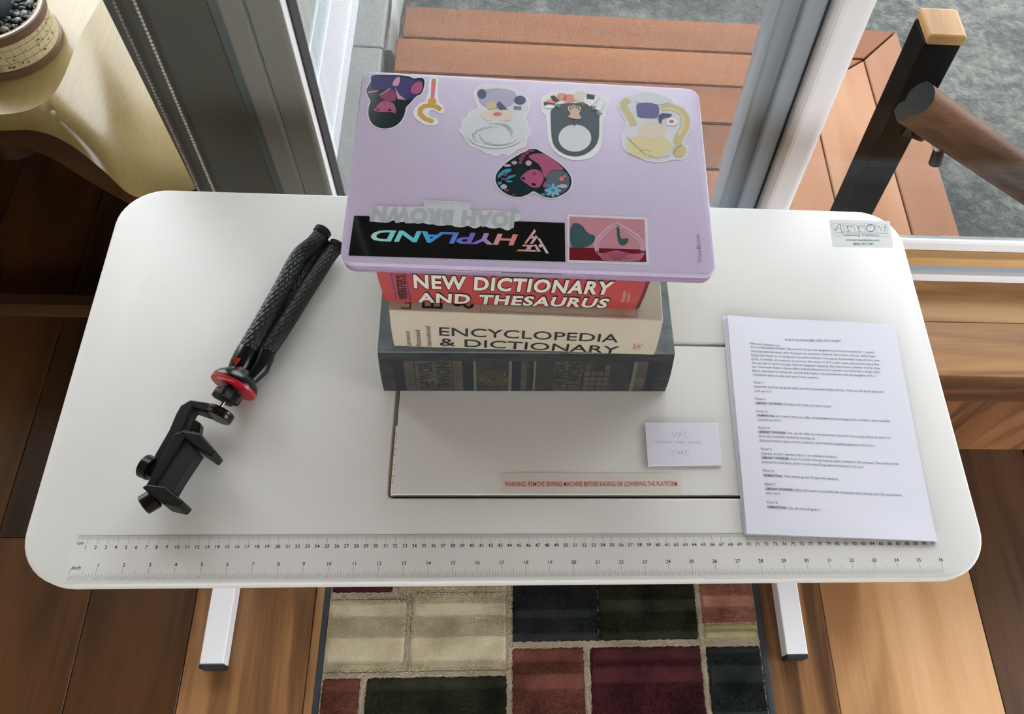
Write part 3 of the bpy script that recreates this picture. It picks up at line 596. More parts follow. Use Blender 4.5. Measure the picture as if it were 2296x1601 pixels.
def st2(s, x0, y0, x1, y1, tx, ty, fn=cb3, off=.0, book=B2, mb=None, **k): text_fit(q if mb is None else mb, s, book.sp(*fn(x0, y0)), book.sp(*fn(x1, y1)), book.sp(*fn(tx, ty)), book.S(.0004), off=off, cut=4, **k)
st2('ENCYCLOPEDIA', 528, 530, 1803, 581, 525, 470, off=.006); st2('& DICTIONARY', 530, 615, 1800, 676, 528, 548, off=.006)
for s, x in (('Larousse', 325), ('Illustrated', 398), ('International', 472)):
    B2_h = {'Larousse': 508, 'Illustrated': 500, 'International': 475}[s]; st2(s, x, 620, x - 10, B2_h - 8, x - 38, 620, off=-.004)
q.build('spine_title', 'ink_black', B2.e)
q = MB(); F = B2.T(.0003)
for s, x, xt, ln_ in (('Larousse Illustrated', 505, 390, .11), ('ENCYCLOPEDIA', 858, 612, .19), ('& DICTIONARY', 1208, 950, .19)):
    a = B2.tp(*cb(x, 566)); t = B2.tp(*cb(xt, 566)); text_fit(q, s, a, (a[0], a[1] + ln_), (t[0], a[1]), F, off=.004)
q.build('cover_title', 'ink_black', B2.e)
q = MB(); a = B2.tp(*cb(1285, 588)); b = B2.tp(*cb2(1240, 612)); stroke([(a[0], a[1] + .15), a, (b[0], a[1]), (b[0], a[1] + .15)], .0006, F, q)
q.build('cover_frame', 'line_red', B2.e)
q = MB(); F = B2.S(.0004); c0 = B2.sp(*cb2(1190, 1000)); c1 = B2.sp(*cb2(1320, 920))
sr = random.Random(4)
for i in range(5):
    for j in range(4):
        if sr.random() < .72: w, hh = (c1[0] - c0[0]) / 5, (c1[1] - c0[1]) / 4; q.poly([F(c0[0] + i * w, c0[1] + j * hh), F(c0[0] + (i + .8) * w, c0[1] + j * hh), F(c0[0] + (i + .8) * w, c0[1] + (j + .7) * hh), F(c0[0] + i * w, c0[1] + (j + .7) * hh)])
q.build('publisher_stamp', 'stamp_orange', B2.e)
B3 = Book('thick_dictionary', 'red dictionary and thesaurus at the top of the stack, under the laptop', (.3085, .2585), (.5745, .2555), .19, .8452, .0705, -.010, .0015, .003, 'maroon', .005, slope=.0638)
def b3poly(y0): return [(B3.sy(i / 10) - .0008, B3.h * i / 10) for i in range(11)]
jk = b3poly(0); jk = [(.12, -.0002)] + [(y, max(z, -.0002)) for y, z in jk] + [(.12, B3.h + B3.slope * (.12 + .010) + .0004)]; ji = [(.12, B3.h + B3.slope * .13), (B3.dyt + .0003, B3.h)] + [(B3.sy(i / 10) - .0001, B3.h * i / 10) for i in range(9, 0, -1)] + [(-.0001, .0002), (.12, .0002)]
MB().prism([(-B3.L / 2 - .0004, y, z) for y, z in jk + ji], [(B3.L / 2 - .0045, y, z) for y, z in jk + ji]).build('dust_jacket', 'jacket_red', B3.e, smooth=25)
B3.dyt_ = B3.dyt; SP3 = lambda e: (lambda a, b: (a, B3.sy(b) - .0008 - e, b * B3.h))
def st3(s, x0, y0, x1, y1, tx, ty, m, off, e, name, spacing=1.):
    q = MB(); text_fit(q, s, B3.sp(*cb3(x0, y0)), B3.sp(*cb3(x1, y1)), B3.sp(*cb3(tx, ty)), SP3(e), off=off, cut=5, spacing=spacing); q.build(name, m, B3.e)
st3('NEW DICTIONARY', 342, 193, 1750, 243, 332, 98, 'ink_black', .07, .0003, 'title_outline', 1.12); st3('NEW DICTIONARY', 347, 190, 1745, 239, 338, 102, 'letter_white', .035, .0006, 'title', 1.12)
st3('AND THESAURUS', 370, 304, 1722, 345, 368, 222, 'ink_black', .07, .0003, 'title_outline', 1.12); st3('AND THESAURUS', 375, 300, 1716, 341, 373, 226, 'letter_white', .035, .0006, 'title', 1.12)
st3("WEBSTER'S", 300, 280, 278, 108, 238, 280, 'ink_black', .02, .0004, 'author')
st3('Windsor', 1850, 298, 1862, 215, 1820, 298, 'letter_white', -.005, .0004, 'publisher'); st3('Court', 1885, 296, 1890, 232, 1858, 296, 'letter_white', -.005, .0004, 'publisher')
q = MB()
for xa, xb in ((183, 222), (285, 322)): stroke([B3.sp(*cb3(xa + (xb - xa) * t, 95 + 190 * t)) for t in [i / 6 for i in range(7)]], .0011, lambda a, b: SP3(.0004)(a, b), q)
q.build('spine_lines', 'stripe_blue', B3.e)

# ------------------------------------------------------------------ laptop, closed, with stickers on its lid
def lid_mat():
    mt, nt, p = nodes('lid_mauve'); L = nt.links.new
    tc = N(nt, 'ShaderNodeTexCoord'); mp = N(nt, 'ShaderNodeMapping'); mp.inputs['Rotation'].default_value = (0, 0, R_(45)); L(tc.outputs['Object'], mp.inputs[0])
    ck = N(nt, 'ShaderNodeTexVoronoi', i_Scale=560, i_Randomness=0.0); L(mp.outputs[0], ck.inputs[0])
    r = ramp(nt, [(.25, 'd3c9e6'), (.62, 'b3aaca')]); L(ck.outputs['Distance'], r.inputs[0]); L(r.outputs[0], p.inputs['Base Color'])
    b = N(nt, 'ShaderNodeBump', i_Strength=.25, i_Distance=.0006, invert=True); L(ck.outputs['Distance'], b.inputs['Height']); L(b.outputs[0], p.inputs['Normal'])
    p.inputs['Roughness'].default_value = .42; MATS['lid_mauve'] = mt
lid_mat(); mat('mauve_edge', '94809f', .35); mat('mauve_dark', '5a4a66', .4); mat('seam_dark', '241f2c', .6); mat('notch_grey', '8f8f98', .4); mat('emboss', '7a6688', .5)
LS = .0638; LN = Vector((0, -LS, 1)).normalized(); LP0 = Vector((.45, .239, .936))
cs_ = [onp(*q, LP0, LN) for q in ((758, 594), (1606, 618), (1567, 196), (815, 157))]
lc = (cs_[0] + cs_[1] + cs_[2] + cs_[3]) / 4
LM = Matrix.Translation(lc) @ Matrix.Rotation(math.atan(LS), 4, 'X') @ Matrix.Rotation(R_(-.7), 4, 'Z'); LI = LM.inverted()
lap = empty('laptop', lc); lap.rotation_euler = LM.to_euler(); tag(lap, 'closed mauve laptop covered with stickers on top of the books', 'laptop')
LW, LH = .1785, .1165
def lq(u, v): q = LI @ onp(u, v, LP0, LN); return (q.x, q.y)
lid = MB().slab(rrect(-LW, LW, -LH, LH, .0125, 8), -.0075, 0).build('lid', 'lid_mauve', lap, smooth=True, bevel=.0018, seg=3)
MB().slab(rrect(-LW + .002, LW - .002, -LH + .0025, LH - .002, .012, 8), -.0092, -.0075).build('lid_seam', 'seam_dark', lap)
MB().slab(rrect(-LW + .0006, LW - .0006, -LH + .0006, LH - .001, .0125, 8), -.0185, -.0092).build('base', 'mauve_edge', lap, smooth=True, bevel=.003, seg=3)
MB().box(-.028, .030, -LH - .0002, -LH + .01, -.0105, -.0085).build('finger_notch', 'notch_grey', lap, bevel=.0006)
for sx in (-1, 1): MB().box(sx * .13 - .025, sx * .13 + .025, -LH + .02, -LH + .028, -.0198, -.0185).build('rubber_foot', 'seam_dark', lap, bevel=.0004)
em = MB(); ev = lambda x, y: lq(1250 + x / 6.205, 460 + y / 6.205)
text_fit(em, 'VivoBook', ev(2018, 800), ev(1975, 395), ev(1950, 806), lambda a, b: (a, b, .00015), off=-.005); em.build('maker_name', 'emboss', lap)
Sx = {3: (800, 150, 10.005), 4: (1020, 180, 6.378), 5: (1370, 190, 8.425), 6: (1090, 320, 10.933), 7: (760, 440, 4.415), 8: (1250, 460, 6.205)}
def C(k, pts): o = Sx[k]; return [lq(o[0] + p[0] / o[2], o[1] + p[1] / o[2]) for p in pts]
for nme, c_, kw in (('foil', 'e6e9ee', dict(rough=.3, metal=.25)), ('stk_white', 'e8ecf2', dict(rough=.35)), ('teal_black', '1d2f33', dict(rough=.12)), ('rose', 'ab5a80', dict(rough=.2)), ('rose_dark', '8c4463', dict(rough=.2)), ('indigo', '3c3970', dict(rough=.2)), ('blush', 'cf9fba', dict(rough=.2)), ('gold', 'c99f3c', dict(rough=.3)), ('coral', 'd9727c', dict(rough=.3)), ('olive_y', 'a9ab3c', dict(rough=.3)), ('pale', 'd3dae2', dict(rough=.4)), ('lavender', 'a9a8c4', dict(rough=.4)), ('navy', '3d466f', dict(rough=.4)), ('cream', 'd8cfc0', dict(rough=.4)), ('straw', 'c9bd8c', dict(rough=.4)), ('straw_lt', 'd9cf9e', dict(rough=.4)), ('slate', '45545c', dict(rough=.35)), ('salmon', 'd98f7b', dict(rough=.4)), ('nori', '2a3438', dict(rough=.4)), ('leaf', '5f8277', dict(rough=.4)), ('tan', 'cdb09a', dict(rough=.4)), ('violet', '5c5d92', dict(rough=.4)), ('heart_red', 'c26a6a', dict(rough=.4)), ('sky', '3f93b8', dict(rough=.2)), ('sky_lt', '7fb9d6', dict(rough=.2)), ('haze', '5e6d76', dict(rough=.2)), ('black_gloss', '0a1013', dict(rough=.06, coat=.5)), ('frost', 'c3c9cf', dict(rough=.45)), ('frost_letter', 'a3abb2', dict(rough=.5)), ('deep_red', '6c1d26', dict(rough=.08, coat=.6)), ('art_rose', 'b06a80', dict(rough=.08, coat=.6)), ('art_teal', '3c5a60', dict(rough=.08, coat=.6)), ('reflect_pink', 'c08a97', dict(rough=.08, coat=.6)), ('outline', '4a5a66', dict(rough=.4))): mat(nme, c_, **kw)
def sticker(name, lab, k, outline, border, art, sm=1, ins=.0011, fill=None):
    po = C(k, outline); po = smooth_poly(po, sm) if sm else po
    if area(po) < 0: po = po[::-1]
    s = MB().slab(po, .00002, .0003).build(name, border, lap); s['label'] = lab; z = .00036
    if fill:
        MB().poly([(p[0], p[1], z) for p in inset(po, ins)]).build('print', fill, s); z += .00005
    for a in art:
        m_, pts = a[0], a[1]; q = MB()
        if m_ == 'line': stroke(C(k, pts), a[3], lambda x, y: (x, y, z), q); m_ = a[2]
        else:
            for pp in (pts if isinstance(pts[0][0], (tuple, list)) else [pts]):
                pp = C(k, pp); pp = smooth_poly(pp, 1) if len(pp) > 5 else pp; MB().poly([(x, y, z) for x, y in pp]).build('print', m_, s)
        if q.v: q.build('print', m_, s)
        z += .00004
    return s
E_ = ellipse
sticker('sticker', 'foil-edged sticker with a rose-toned portrait under dark hair', 3, [(300, 200), (370, 160), (600, 165), (900, 170), (1130, 190), (1240, 225), (1290, 255), (1390, 225), (1500, 240), (1545, 310), (1545, 380), (1530, 480), (1490, 580), (1440, 645), (1370, 660), (1310, 720), (1240, 800), (1180, 870), (1130, 905), (1110, 1010), (1080, 1120), (1010, 1240), (900, 1340), (760, 1395), (640, 1410), (480, 1390), (350, 1320), (260, 1200), (230, 1050), (245, 880), (290, 780), (240, 690), (195, 580), (195, 500), (240, 410), (300, 330), (285, 250)], 'foil', [
    ('indigo', [(340, 215), (600, 210), (900, 215), (1130, 240), (1300, 300), (1480, 290), (1480, 430), (1400, 620), (1240, 740), (1050, 740), (700, 500), (330, 530), (310, 330)]),
    ('rose_dark', [(510, 640), (740, 510), (860, 545), (900, 690), (840, 790), (700, 760), (580, 740)]), ('blush', [(500, 640), (760, 470), (740, 510), (520, 650)]), ('blush', [(860, 475), (960, 640), (1110, 750), (920, 730)]), ('blush', [(250, 560), (500, 530), (420, 570), (260, 595)]), ('blush', [(790, 400), (860, 270), (960, 215), (970, 320), (930, 440), (830, 440)]),
    ('rose', [(1205, 520), (1230, 450), (1320, 360), (1420, 330), (1480, 380), (1475, 500), (1420, 610), (1300, 620), (1230, 600)]),
    ('rose', [(370, 990), (420, 930), (480, 850), (560, 780), (650, 755), (750, 775), (830, 830), (870, 920), (885, 1000), (850, 1080), (830, 1030), (700, 1020), (500, 1025)]),
    ('teal_black', [E_(480, 970, 40, 22), E_(740, 980, 45, 25)]), ('rose_dark', E_(625, 810, 45, 20)), ('line', [(560, 720), (600, 745), (760, 790), (830, 830)], 'indigo', .0008)], fill='teal_black')
sticker('sticker', 'white-edged sticker with a pink bar and a gold curve', 3, [(1615, 300), (1640, 245), (1730, 225), (1810, 245), (1845, 310), (1820, 400), (1805, 640), (1835, 700), (1840, 780), (1920, 860), (1965, 960), (1940, 1030), (1870, 1050), (1760, 1000), (1720, 960), (1640, 980), (1600, 1060), (1650, 1130), (1780, 1150), (1835, 1220), (1820, 1290), (1680, 1315), (1500, 1290), (1420, 1230), (1340, 1180), (1270, 1090), (1270, 1000), (1330, 890), (1430, 810), (1540, 780), (1570, 640), (1610, 600)], 'stk_white', [
    ('coral', [(1675, 320), (1780, 320), (1740, 700), (1660, 700)]), ('olive_y', E_(1730, 300, 55, 35)), ('gold', E_(1690, 780, 95, 80)), ('line', [(1890, 970), (1800, 900), (1680, 870), (1520, 880), (1430, 950), (1420, 1050), (1520, 1160), (1720, 1235)], 'gold', .0052)])
sticker('sticker', 'white sticker with ragged edge and grey-lavender shapes', 4, [(330, 90), (430, 65), (560, 60), (690, 70), (770, 100), (900, 150), (1010, 210), (1060, 280), (1065, 340), (1060, 440), (1000, 530), (1040, 590), (1040, 650), (1090, 730), (1080, 780), (1020, 820), (1020, 930), (980, 965), (880, 985), (810, 1060), (760, 1075), (680, 1045), (600, 1090), (550, 1085), (510, 1050), (440, 1050), (370, 990), (220, 945), (200, 905), (150, 880), (130, 800), (60, 740), (70, 690), (110, 660), (90, 600), (110, 560), (190, 520), (190, 460), (280, 425), (340, 390), (300, 310), (265, 220), (280, 140)], 'stk_white', [
    ('lavender', [(330, 150), (560, 115), (760, 130), (890, 190), (860, 330), (700, 420), (450, 400), (340, 320)]), ('navy', [E_(385, 200, 65, 70), E_(930, 290, 85, 65)]), ('navy', [(590, 350), (640, 300), (750, 420), (640, 430)]), ('cream', E_(610, 510, 240, 85)), ('straw', E_(520, 360, 75, 60)), ('coral', E_(610, 490, 60, 28)), ('leaf', [(840, 375), (950, 380), (950, 425), (840, 415)]), ('pale', E_(580, 780, 400, 200))] + [('line', [(580 + (330 - 26 * i) * math.cos(t), 790 + (165 - 14 * i) * math.sin(t)) for t in [a0 + .9 * j / 8 for j in range(9)]], 'outline', .0004) for i in range(5) for a0 in (.3 + i * .5, 2.4 + i * .4, 4.4 + i * .3)], fill='pale')
sticker('sticker', 'white-edged sticker with a slate arch, bubble tea and sushi', 4, [(1230, 270), (1250, 240), (1350, 180), (1470, 140), (1560, 150), (1740, 130), (1880, 145), (1960, 165), (2080, 190), (2120, 250), (2190, 290), (2200, 350), (2160, 440), (2165, 520), (2110, 545), (2105, 900), (2050, 1030), (1950, 1110), (1800, 1145), (1650, 1140), (1500, 1080), (1390, 980), (1330, 860), (1310, 520), (1240, 460), (1225, 400)], 'stk_white', [
    ('slate', [(1365, 400), (1500, 330), (1900, 330), (2065, 430), (2065, 700), (2060, 830), (2020, 940), (1900, 1050), (1750, 1100), (1600, 1080), (1460, 1000), (1385, 880), (1370, 640)]), ('pale', E_(1715, 830, 235, 195)), ('salmon', [E_(1370, 310, 75, 32), E_(1640, 265, 90, 62), E_(1530, 240, 75, 55)]), ('nori', [(1365, 230), (1420, 220), (1500, 300), (1440, 320), (1390, 290)]), ('nori', [(1270, 310), (1440, 340), (1400, 380), (1275, 370)]), ('stk_white', E_(1355, 382, 72, 30)), ('cream', E_(1790, 240, 92, 82)), ('stk_white', [(1880, 210), (2080, 250), (1930, 385), (1830, 300)]), ('stk_white', [(2070, 290), (2165, 310), (2080, 445), (1990, 410)]), ('nori', [(1885, 200), (2000, 220), (1990, 285), (1880, 270)]), ('leaf', [[(1440, 340), (1510, 350), (1500, 400), (1450, 390)], [(2010, 450), (2115, 480), (2035, 522)], [(1800, 330), (1850, 330), (1830, 380)], [(1930, 400), (2020, 370), (1995, 440)]]), ('tan', [(1620, 360), (1800, 370), (1800, 440), (1770, 480), (1820, 570), (1600, 545), (1660, 480), (1610, 430)]), ('nori', [E_(x, y, 13, 11, 8) for x, y in ((1665, 370), (1710, 378), (1745, 370), (1645, 392), (1685, 402), (1735, 402), (1765, 392), (1650, 420), (1775, 422))]), ('navy', [(1690, 570), (1725, 572), (1725, 655), (1690, 655)])])
sticker('sticker', 'white-edged sticker with pale yellow loops and a violet block', 5, [(110, 350), (150, 260), (270, 210), (480, 180), (540, 140), (700, 130), (850, 140), (900, 180), (1080, 230), (1200, 340), (1320, 380), (1440, 470), (1510, 580), (1540, 720), (1520, 820), (1420, 980), (1370, 1100), (1440, 1150), (1475, 1250), (1440, 1360), (1340, 1430), (1160, 1410), (1000, 1460), (850, 1475), (700, 1450), (540, 1390), (420, 1310), (300, 1280), (220, 1190), (215, 1080), (190, 1000), (220, 900), (300, 840), (280, 700), (200, 570), (120, 450)], 'stk_white', [
    ('straw_lt', E_(710, 1170, 430, 230)), ('cream', E_(770, 870, 280, 165)), ('line', [(330, 280), (240, 360), (260, 470), (360, 600), (430, 780)], 'straw', .008), ('line', [(950, 440), (1150, 430), (1320, 500), (1410, 640), (1390, 820), (1290, 980), (1240, 1120)], 'straw', .009), ('line', [(960, 460), (1150, 455), (1300, 530), (1370, 650), (1350, 820), (1270, 960)], 'straw_lt', .003), ('straw', E_(1285, 1250, 130, 120)), ('line', [(1190, 1310), (1230, 1210), (1330, 1150)], 'outline', .0006), ('pale', E_(790, 300, 340, 85)), ('violet', [(470, 390), (560, 350), (700, 345), (840, 370), (910, 410), (900, 600), (840, 640), (640, 630), (500, 620), (480, 500)]), ('navy', [(900, 540), (1160, 560), (1130, 610), (960, 640), (960, 740), (890, 730)]), ('stk_white', E_(1150, 705, 105, 82)), ('heart_red', E_(1140, 705, 45, 32)), ('line', [(540, 1260), (690, 1240), (760, 1270)], 'outline', .0005), ('line', [(300, 1000), (420, 1120), (640, 1330), (880, 1400), (1120, 1350)], 'outline', .0005)], fill='pale')
sticker('sticker', 'foil-edged heart sticker, rose portrait among blue leaves', 6, [(1180, 100), (1450, 250), (1700, 400), (1900, 560), (2060, 740), (2130, 900), (2120, 1060), (2040, 1200), (1880, 1310), (1700, 1380), (1520, 1385), (1360, 1330), (1240, 1265), (1160, 1215), (1080, 1280), (950, 1340), (800, 1370), (620, 1345), (440, 1265), (300, 1150), (215, 1020), (190, 900), (215, 770), (300, 640), (450, 490), (650, 350), (900, 210)], 'foil', [
    ('haze', [(1480, 760), (1680, 670), (1960, 700), (2060, 900), (2020, 1120), (1860, 1250), (1650, 1330), (1480, 1310), (1420, 1220), (1440, 1050), (1480, 900)]), ('rose', [(1010, 340), (1180, 270), (1440, 270), (1700, 440), (1940, 690), (1680, 660), (1500, 740), (1460, 900), (1400, 800), (1330, 560), (1150, 440)]), ('rose', [(825, 870), (950, 740), (1080, 665), (1250, 655), (1370, 740), (1420, 880), (1360, 1040), (1270, 1120), (1120, 1105), (1000, 1020), (880, 940)]), ('rose', [(1380, 1080), (1440, 950), (1490, 1040), (1440, 1100)]), ('teal_black', [E_(915, 885, 55, 30, 12, 30), E_(1165, 1030, 60, 32, 12, 20)]), ('rose_dark', E_(1180, 770, 50, 40)),
    ('rose_dark', [E_(1100, 200, 80, 36), E_(990, 260, 70, 40), E_(910, 330, 60, 40), E_(860, 410, 60, 45), E_(840, 490, 45, 45)]), ('blush', [E_(1040, 510, 75, 65), E_(690, 500, 70, 45)]), ('lavender', [E_(520, 570, 90, 35), E_(430, 1090, 80, 60)]),
    ('sky', [[(460, 920), (560, 820), (740, 795), (700, 840), (560, 900)], [(450, 940), (560, 930), (670, 965), (560, 992)], [(270, 820), (400, 680), (600, 630), (630, 700), (540, 760), (400, 800), (300, 900)], [(270, 980), (390, 960), (380, 1020), (310, 1050)]]), ('rose_dark', [E_(470, 790, 50, 45), E_(420, 900, 60, 30), E_(500, 1180, 60, 28), E_(680, 1290, 60, 18)]),
    ('sky_lt', [E_(1640 + 120 * math.cos(t), 1180 + 90 * math.sin(t), 85, 40, 12, math.degrees(t)) for t in [i * math.pi / 4 for i in range(8)]]), ('sky', [E_(1640, 1180, 50, 40), E_(1400, 1280, 60, 30), E_(1540, 1080, 50, 60)]), ('coral', [E_(1850, 900, 60, 55), E_(1930, 840, 35, 30)]), ('lavender', E_(1880, 1080, 110, 50))], fill='teal_black', ins=.0014)
rs = sticker('sticker', 'glossy rectangular sticker with silver edge and ornate frame drawing', 8, [(138, 130), (1248, 172), (1275, 832), (138, 795)], 'foil', [  # upper pink area paints the window's reflection over dark red art
    ('reflect_pink', [(165, 160), (1212, 205), (1225, 620), (165, 590)]), ('deep_red', [(165, 590), (1225, 620), (1238, 795), (163, 765)]), ('art_teal', [(180, 250), (330, 260), (420, 400), (520, 420), (520, 500), (440, 580), (300, 600), (170, 580)]), ('art_teal', [(820, 280), (860, 290), (870, 480), (960, 460), (1000, 480), (940, 570), (860, 560), (830, 450)]), ('line', [(540, 640), (520, 540), (580, 430), (700, 320), (820, 250), (960, 330), (1120, 430), (1200, 540), (1190, 640)], 'blush', .0028), ('line', [(570, 640), (560, 540), (610, 450), (720, 350), (820, 290), (940, 360), (1090, 460), (1165, 550), (1160, 640)], 'pale', .0006)] +
    [('art_rose', [(500, 630), (620, 680), (720, 650), (830, 630), (920, 660), (1080, 690), (1230, 650), (1180, 740), (1120, 790), (640, 780), (590, 720)])] + [('line', [(830 + 10 * i, 770), (830 + 30 * i, 690), (830 + 38 * i, 655)], 'rose_dark', .0006) for i in range(-4, 5)] + [('line', [(x0_ + 50 * math.cos(t), 720 + 34 * math.sin(t)) for t in [j * .5 for j in range(11)]], 'rose_dark', .0006) for x0_ in (690, 980)], sm=0)
hs = sticker('sticker', 'long glossy black sticker with iridescent capital letters', 7, [(150, 195), (2235, 265), (2240, 650), (95, 588)], 'black_gloss', [], sm=0)
def holo_mat():
    mt, nt, p = nodes('holo_foil'); L = nt.links.new
    tc = N(nt, 'ShaderNodeTexCoord'); sp_ = N(nt, 'ShaderNodeSeparateXYZ'); L(tc.outputs['Object'], sp_.inputs[0])
    mr = N(nt, 'ShaderNodeMapRange'); a, b = C(7, [(300, 400), (2078, 450)]); mr.inputs[1].default_value = a[0]; mr.inputs[2].default_value = b[0]; L(sp_.outputs[0], mr.inputs[0])
    r = ramp(nt, [(0, 'd5f2ee'), (.1, '8fe8e8'), (.25, '6fdcf0'), (.34, '3fa6ea'), (.45, '5b8ce8'), (.55, '7d62dc'), (.64, 'b08ad6'), (.72, 'e0a49e'), (.82, 'e8837f'), (.9, 'dcb6b4'), (1, 'd8d2d6')]); L(mr.outputs[0], r.inputs[0]); L(r.outputs[0], p.inputs['Base Color'])
    p.inputs['Roughness'].default_value = .35; p.inputs['Metallic'].default_value = .3; MATS['holo_foil'] = mt
holo_mat()
ZF = lambda z: (lambda a, b: (a, b, z))
q = MB(); t0, t1, t2 = C(7, [(1770, 384), (345, 338), (1725, 491)]); text_fit(q, 'HYPLAND', t0, t1, t2, ZF(.0004), off=.03)
for pp in ([(1935, 328), (1952, 350), (1855, 472), (1832, 470)], [(1948, 385), (1970, 405), (1915, 474), (1890, 472)], [(1895, 395), (1930, 398), (1930, 420), (1885, 425)], [(1822, 482), (1925, 485), (1935, 500), (1808, 498)], [(1865, 500), (1908, 500), (1895, 530), (1848, 530)], [(1776, 528), (1945, 535), (1960, 552), (1758, 545)], [(1962, 415), (1990, 420), (2078, 568), (2050, 568)], [(1930, 482), (1952, 480), (2000, 552), (1965, 551)], [(1972, 485), (2015, 470), (2030, 492), (1990, 512)]): q.poly([(x, y, .0004) for x, y in C(7, pp)])
q.build('lettering', 'holo_foil', hs)
js = sticker('sticker', 'frosted sticker with rounded grey capital letters, overlapping the black one', 7, [(845, 40), (1290, 60), (1305, 75), (1300, 120), (1290, 130), (1330, 150), (1420, 140), (1450, 150), (1520, 135), (1600, 150), (1640, 165), (1740, 160), (1800, 195), (1800, 235), (1760, 255), (1725, 255), (1715, 310), (1690, 340), (1650, 340), (1600, 310), (1530, 325), (1460, 310), (1420, 270), (1390, 310), (1330, 325), (1280, 290), (1220, 315), (1120, 300), (1095, 255), (1070, 295), (960, 295), (940, 275), (880, 285), (800, 250), (730, 275), (650, 255), (600, 262), (540, 235), (490, 265), (420, 262), (330, 255), (300, 220), (305, 130), (330, 90), (400, 100), (460, 95), (520, 110), (600, 100), (660, 115), (740, 105), (810, 115), (850, 100), (840, 60)], 'frost', [])
js.location.z = .00045
q = MB(); t0, t1, t2 = C(7, [(1775, 180), (330, 112), (1760, 318)]); text_fit(q, 'JOAH BROWN', t0, t1, t2, ZF(.0004), off=.07, spacing=1.12)
t0, t1, t2 = C(7, [(1285, 72), (865, 52), (1284, 102)]); text_fit(q, 'LOS ANGELES', t0, t1, t2, ZF(.0004), off=.0, spacing=1.2)
q.build('lettering', 'frost_letter', js)

# ------------------------------------------------------------------ flexible phone tripod lying on the table
mat('tri_black', '090b0c', .45, spec=.25); mat('tri_gloss', '0b0e10', .25, spec=.35); mat('tri_slate', '161c1f', .5, spec=.3); mat('tri_red', 'a11722', .3); mat('tri_steel', 'a5a39c', .25, metal=1); mat('tri_white', 'c9b9b6', .5)
def braid_mat():
    mt, nt, p = nodes('tri_braid'); L = nt.links.new
    p.inputs['Base Color'].default_value = lin('20272b'); p.inputs['Roughness'].default_value = .38; MATS['tri_braid'] = mt
braid_mat()
AXZ = .7455
O = atz(524.8, 865, AXZ); Fv = atz(740, 530, AXZ) - O; Fv.z = 0; ta_ = Fv.normalized(); sa_ = Vector((ta_.y, -ta_.x, 0)); up = Vector((0, 0, 1))
tp = empty('phone_tripod', (O.x, O.y, TZ)); tag(tp, 'black flexible-leg phone tripod with red disc lying on the table', 'tripod'); tpl = Matrix.Translation((-O.x, -O.y, -TZ))
def tri(mb, name, m, parent=None, **k): return mb.build(name, m, parent or tp, local=tpl, **k)
FR = Matrix.Translation(O) @ Matrix((sa_, up, ta_)).transposed().to_4x4()      # local z runs from the disc towards the feet
def zpts(pts, z): return [atz(u, v, z) for u, v in pts]
def cat(pts, n=7):
    out = []
    for i in range(len(pts) - 1):
        p0, p1, p2, p3 = pts[max(i - 1, 0)], pts[i], pts[i + 1], pts[min(i + 2, len(pts) - 1)]
        for k in range(n):
            t = k / n; out.append(.5 * ((2 * p1) + (p2 - p0) * t + (2 * p0 - 5 * p1 + 4 * p2 - p3) * t * t + (3 * p1 - p0 - 3 * p2 + p3) * t ** 3))
    return out + [pts[-1]]
def braid_leg(path, r0, r1):
    """a leg wrapped in a diamond-knurled sleeve"""
    n = 72; rs = []; prev = None; Ln = 0
    for i, p in enumerate(path):
        d = (path[min(i + 1, len(path) - 1)] - path[max(i - 1, 0)]).normalized(); a = d.cross(up).normalized() if prev is None else (prev - d * prev.dot(d)).normalized(); prev = a; b = d.cross(a)
        if i: Ln += (p - path[i - 1]).length
        r = r0 + (r1 - r0) * i / len(path)
        rs.append([p + (a * math.cos(t) + b * math.sin(t)) * r * (1.03 - .13 * (1 - min(abs(math.sin(6 * t + Ln * 250)), abs(math.sin(6 * t - Ln * 250)))) ** 3) for t in [2 * math.pi * k / n for k in range(n)]])
    return MB().rings(rs)
lg1 = zpts([(545, 805), (557, 782), (585, 733), (612, 684), (636, 640), (654, 603), (674, 570), (703, 545), (720, 524)], .7465)
lg2 = zpts([(588, 812), (597, 789), (627, 745), (656, 701), (685, 655), (714, 611), (734, 580), (752, 556)], .7385)
lg3 = [p + Vector((-.004, -.004, 0)) for p in zpts([(575, 808), (590, 780), (618, 735), (645, 690), (668, 648), (690, 606), (712, 572), (735, 548)], .7305)]
for pts, r0, r1 in ((lg1, .0107, .0088), (lg2, .0098, .0085), (lg3, .0085, .0082)):
    pth = cat(pts, 28); l = tri(braid_leg(pth[24:], r0, r1), 'leg', 'tri_braid', smooth='all')
    d = (pth[-1] - pth[-4]).normalized(); e = pth[-1]
    tri(MB().tube([e - d * .002, e - d * .001, e + d * .0055, e + d * .0075], [r1 * 1.0, r1 * 1.2, r1 * 1.22, r1 * .95], 20), 'rubber_foot', 'tri_black', l, smooth=True)
    a0 = pth[0]; d0 = (pth[28] - pth[0]).normalized(); b0 = O + ta_ * .012 + (a0 - O - ta_ * (a0 - O).dot(ta_)) * .8
    tri(MB().tube([b0, a0 - d0 * .008, a0 + d0 * .004, pth[26]], [r0 * .85, r0 * 1.06, r0 * 1.1, r0 * 1.06], 20), 'collar', 'tri_gloss', l, smooth=True)
c0 = atz(530, 811, .7575); rt = [atz(523, 803, .758), atz(541, 804, .758), atz(535, 812, .7585), atz(527, 822, .757)]
tri(MB().prism(rt[::-1], [p + Vector((0, 0, .0012)) for p in rt[::-1]]), 'red_mark', 'tri_red', bevel=.0004)
tri(MB().lathe([(.0255, .0005), (.0256, .003), (.023, .008), (.0165, .014), (.012, .019)], FR, 40), 'hub_bell', 'tri_gloss', smooth=True)
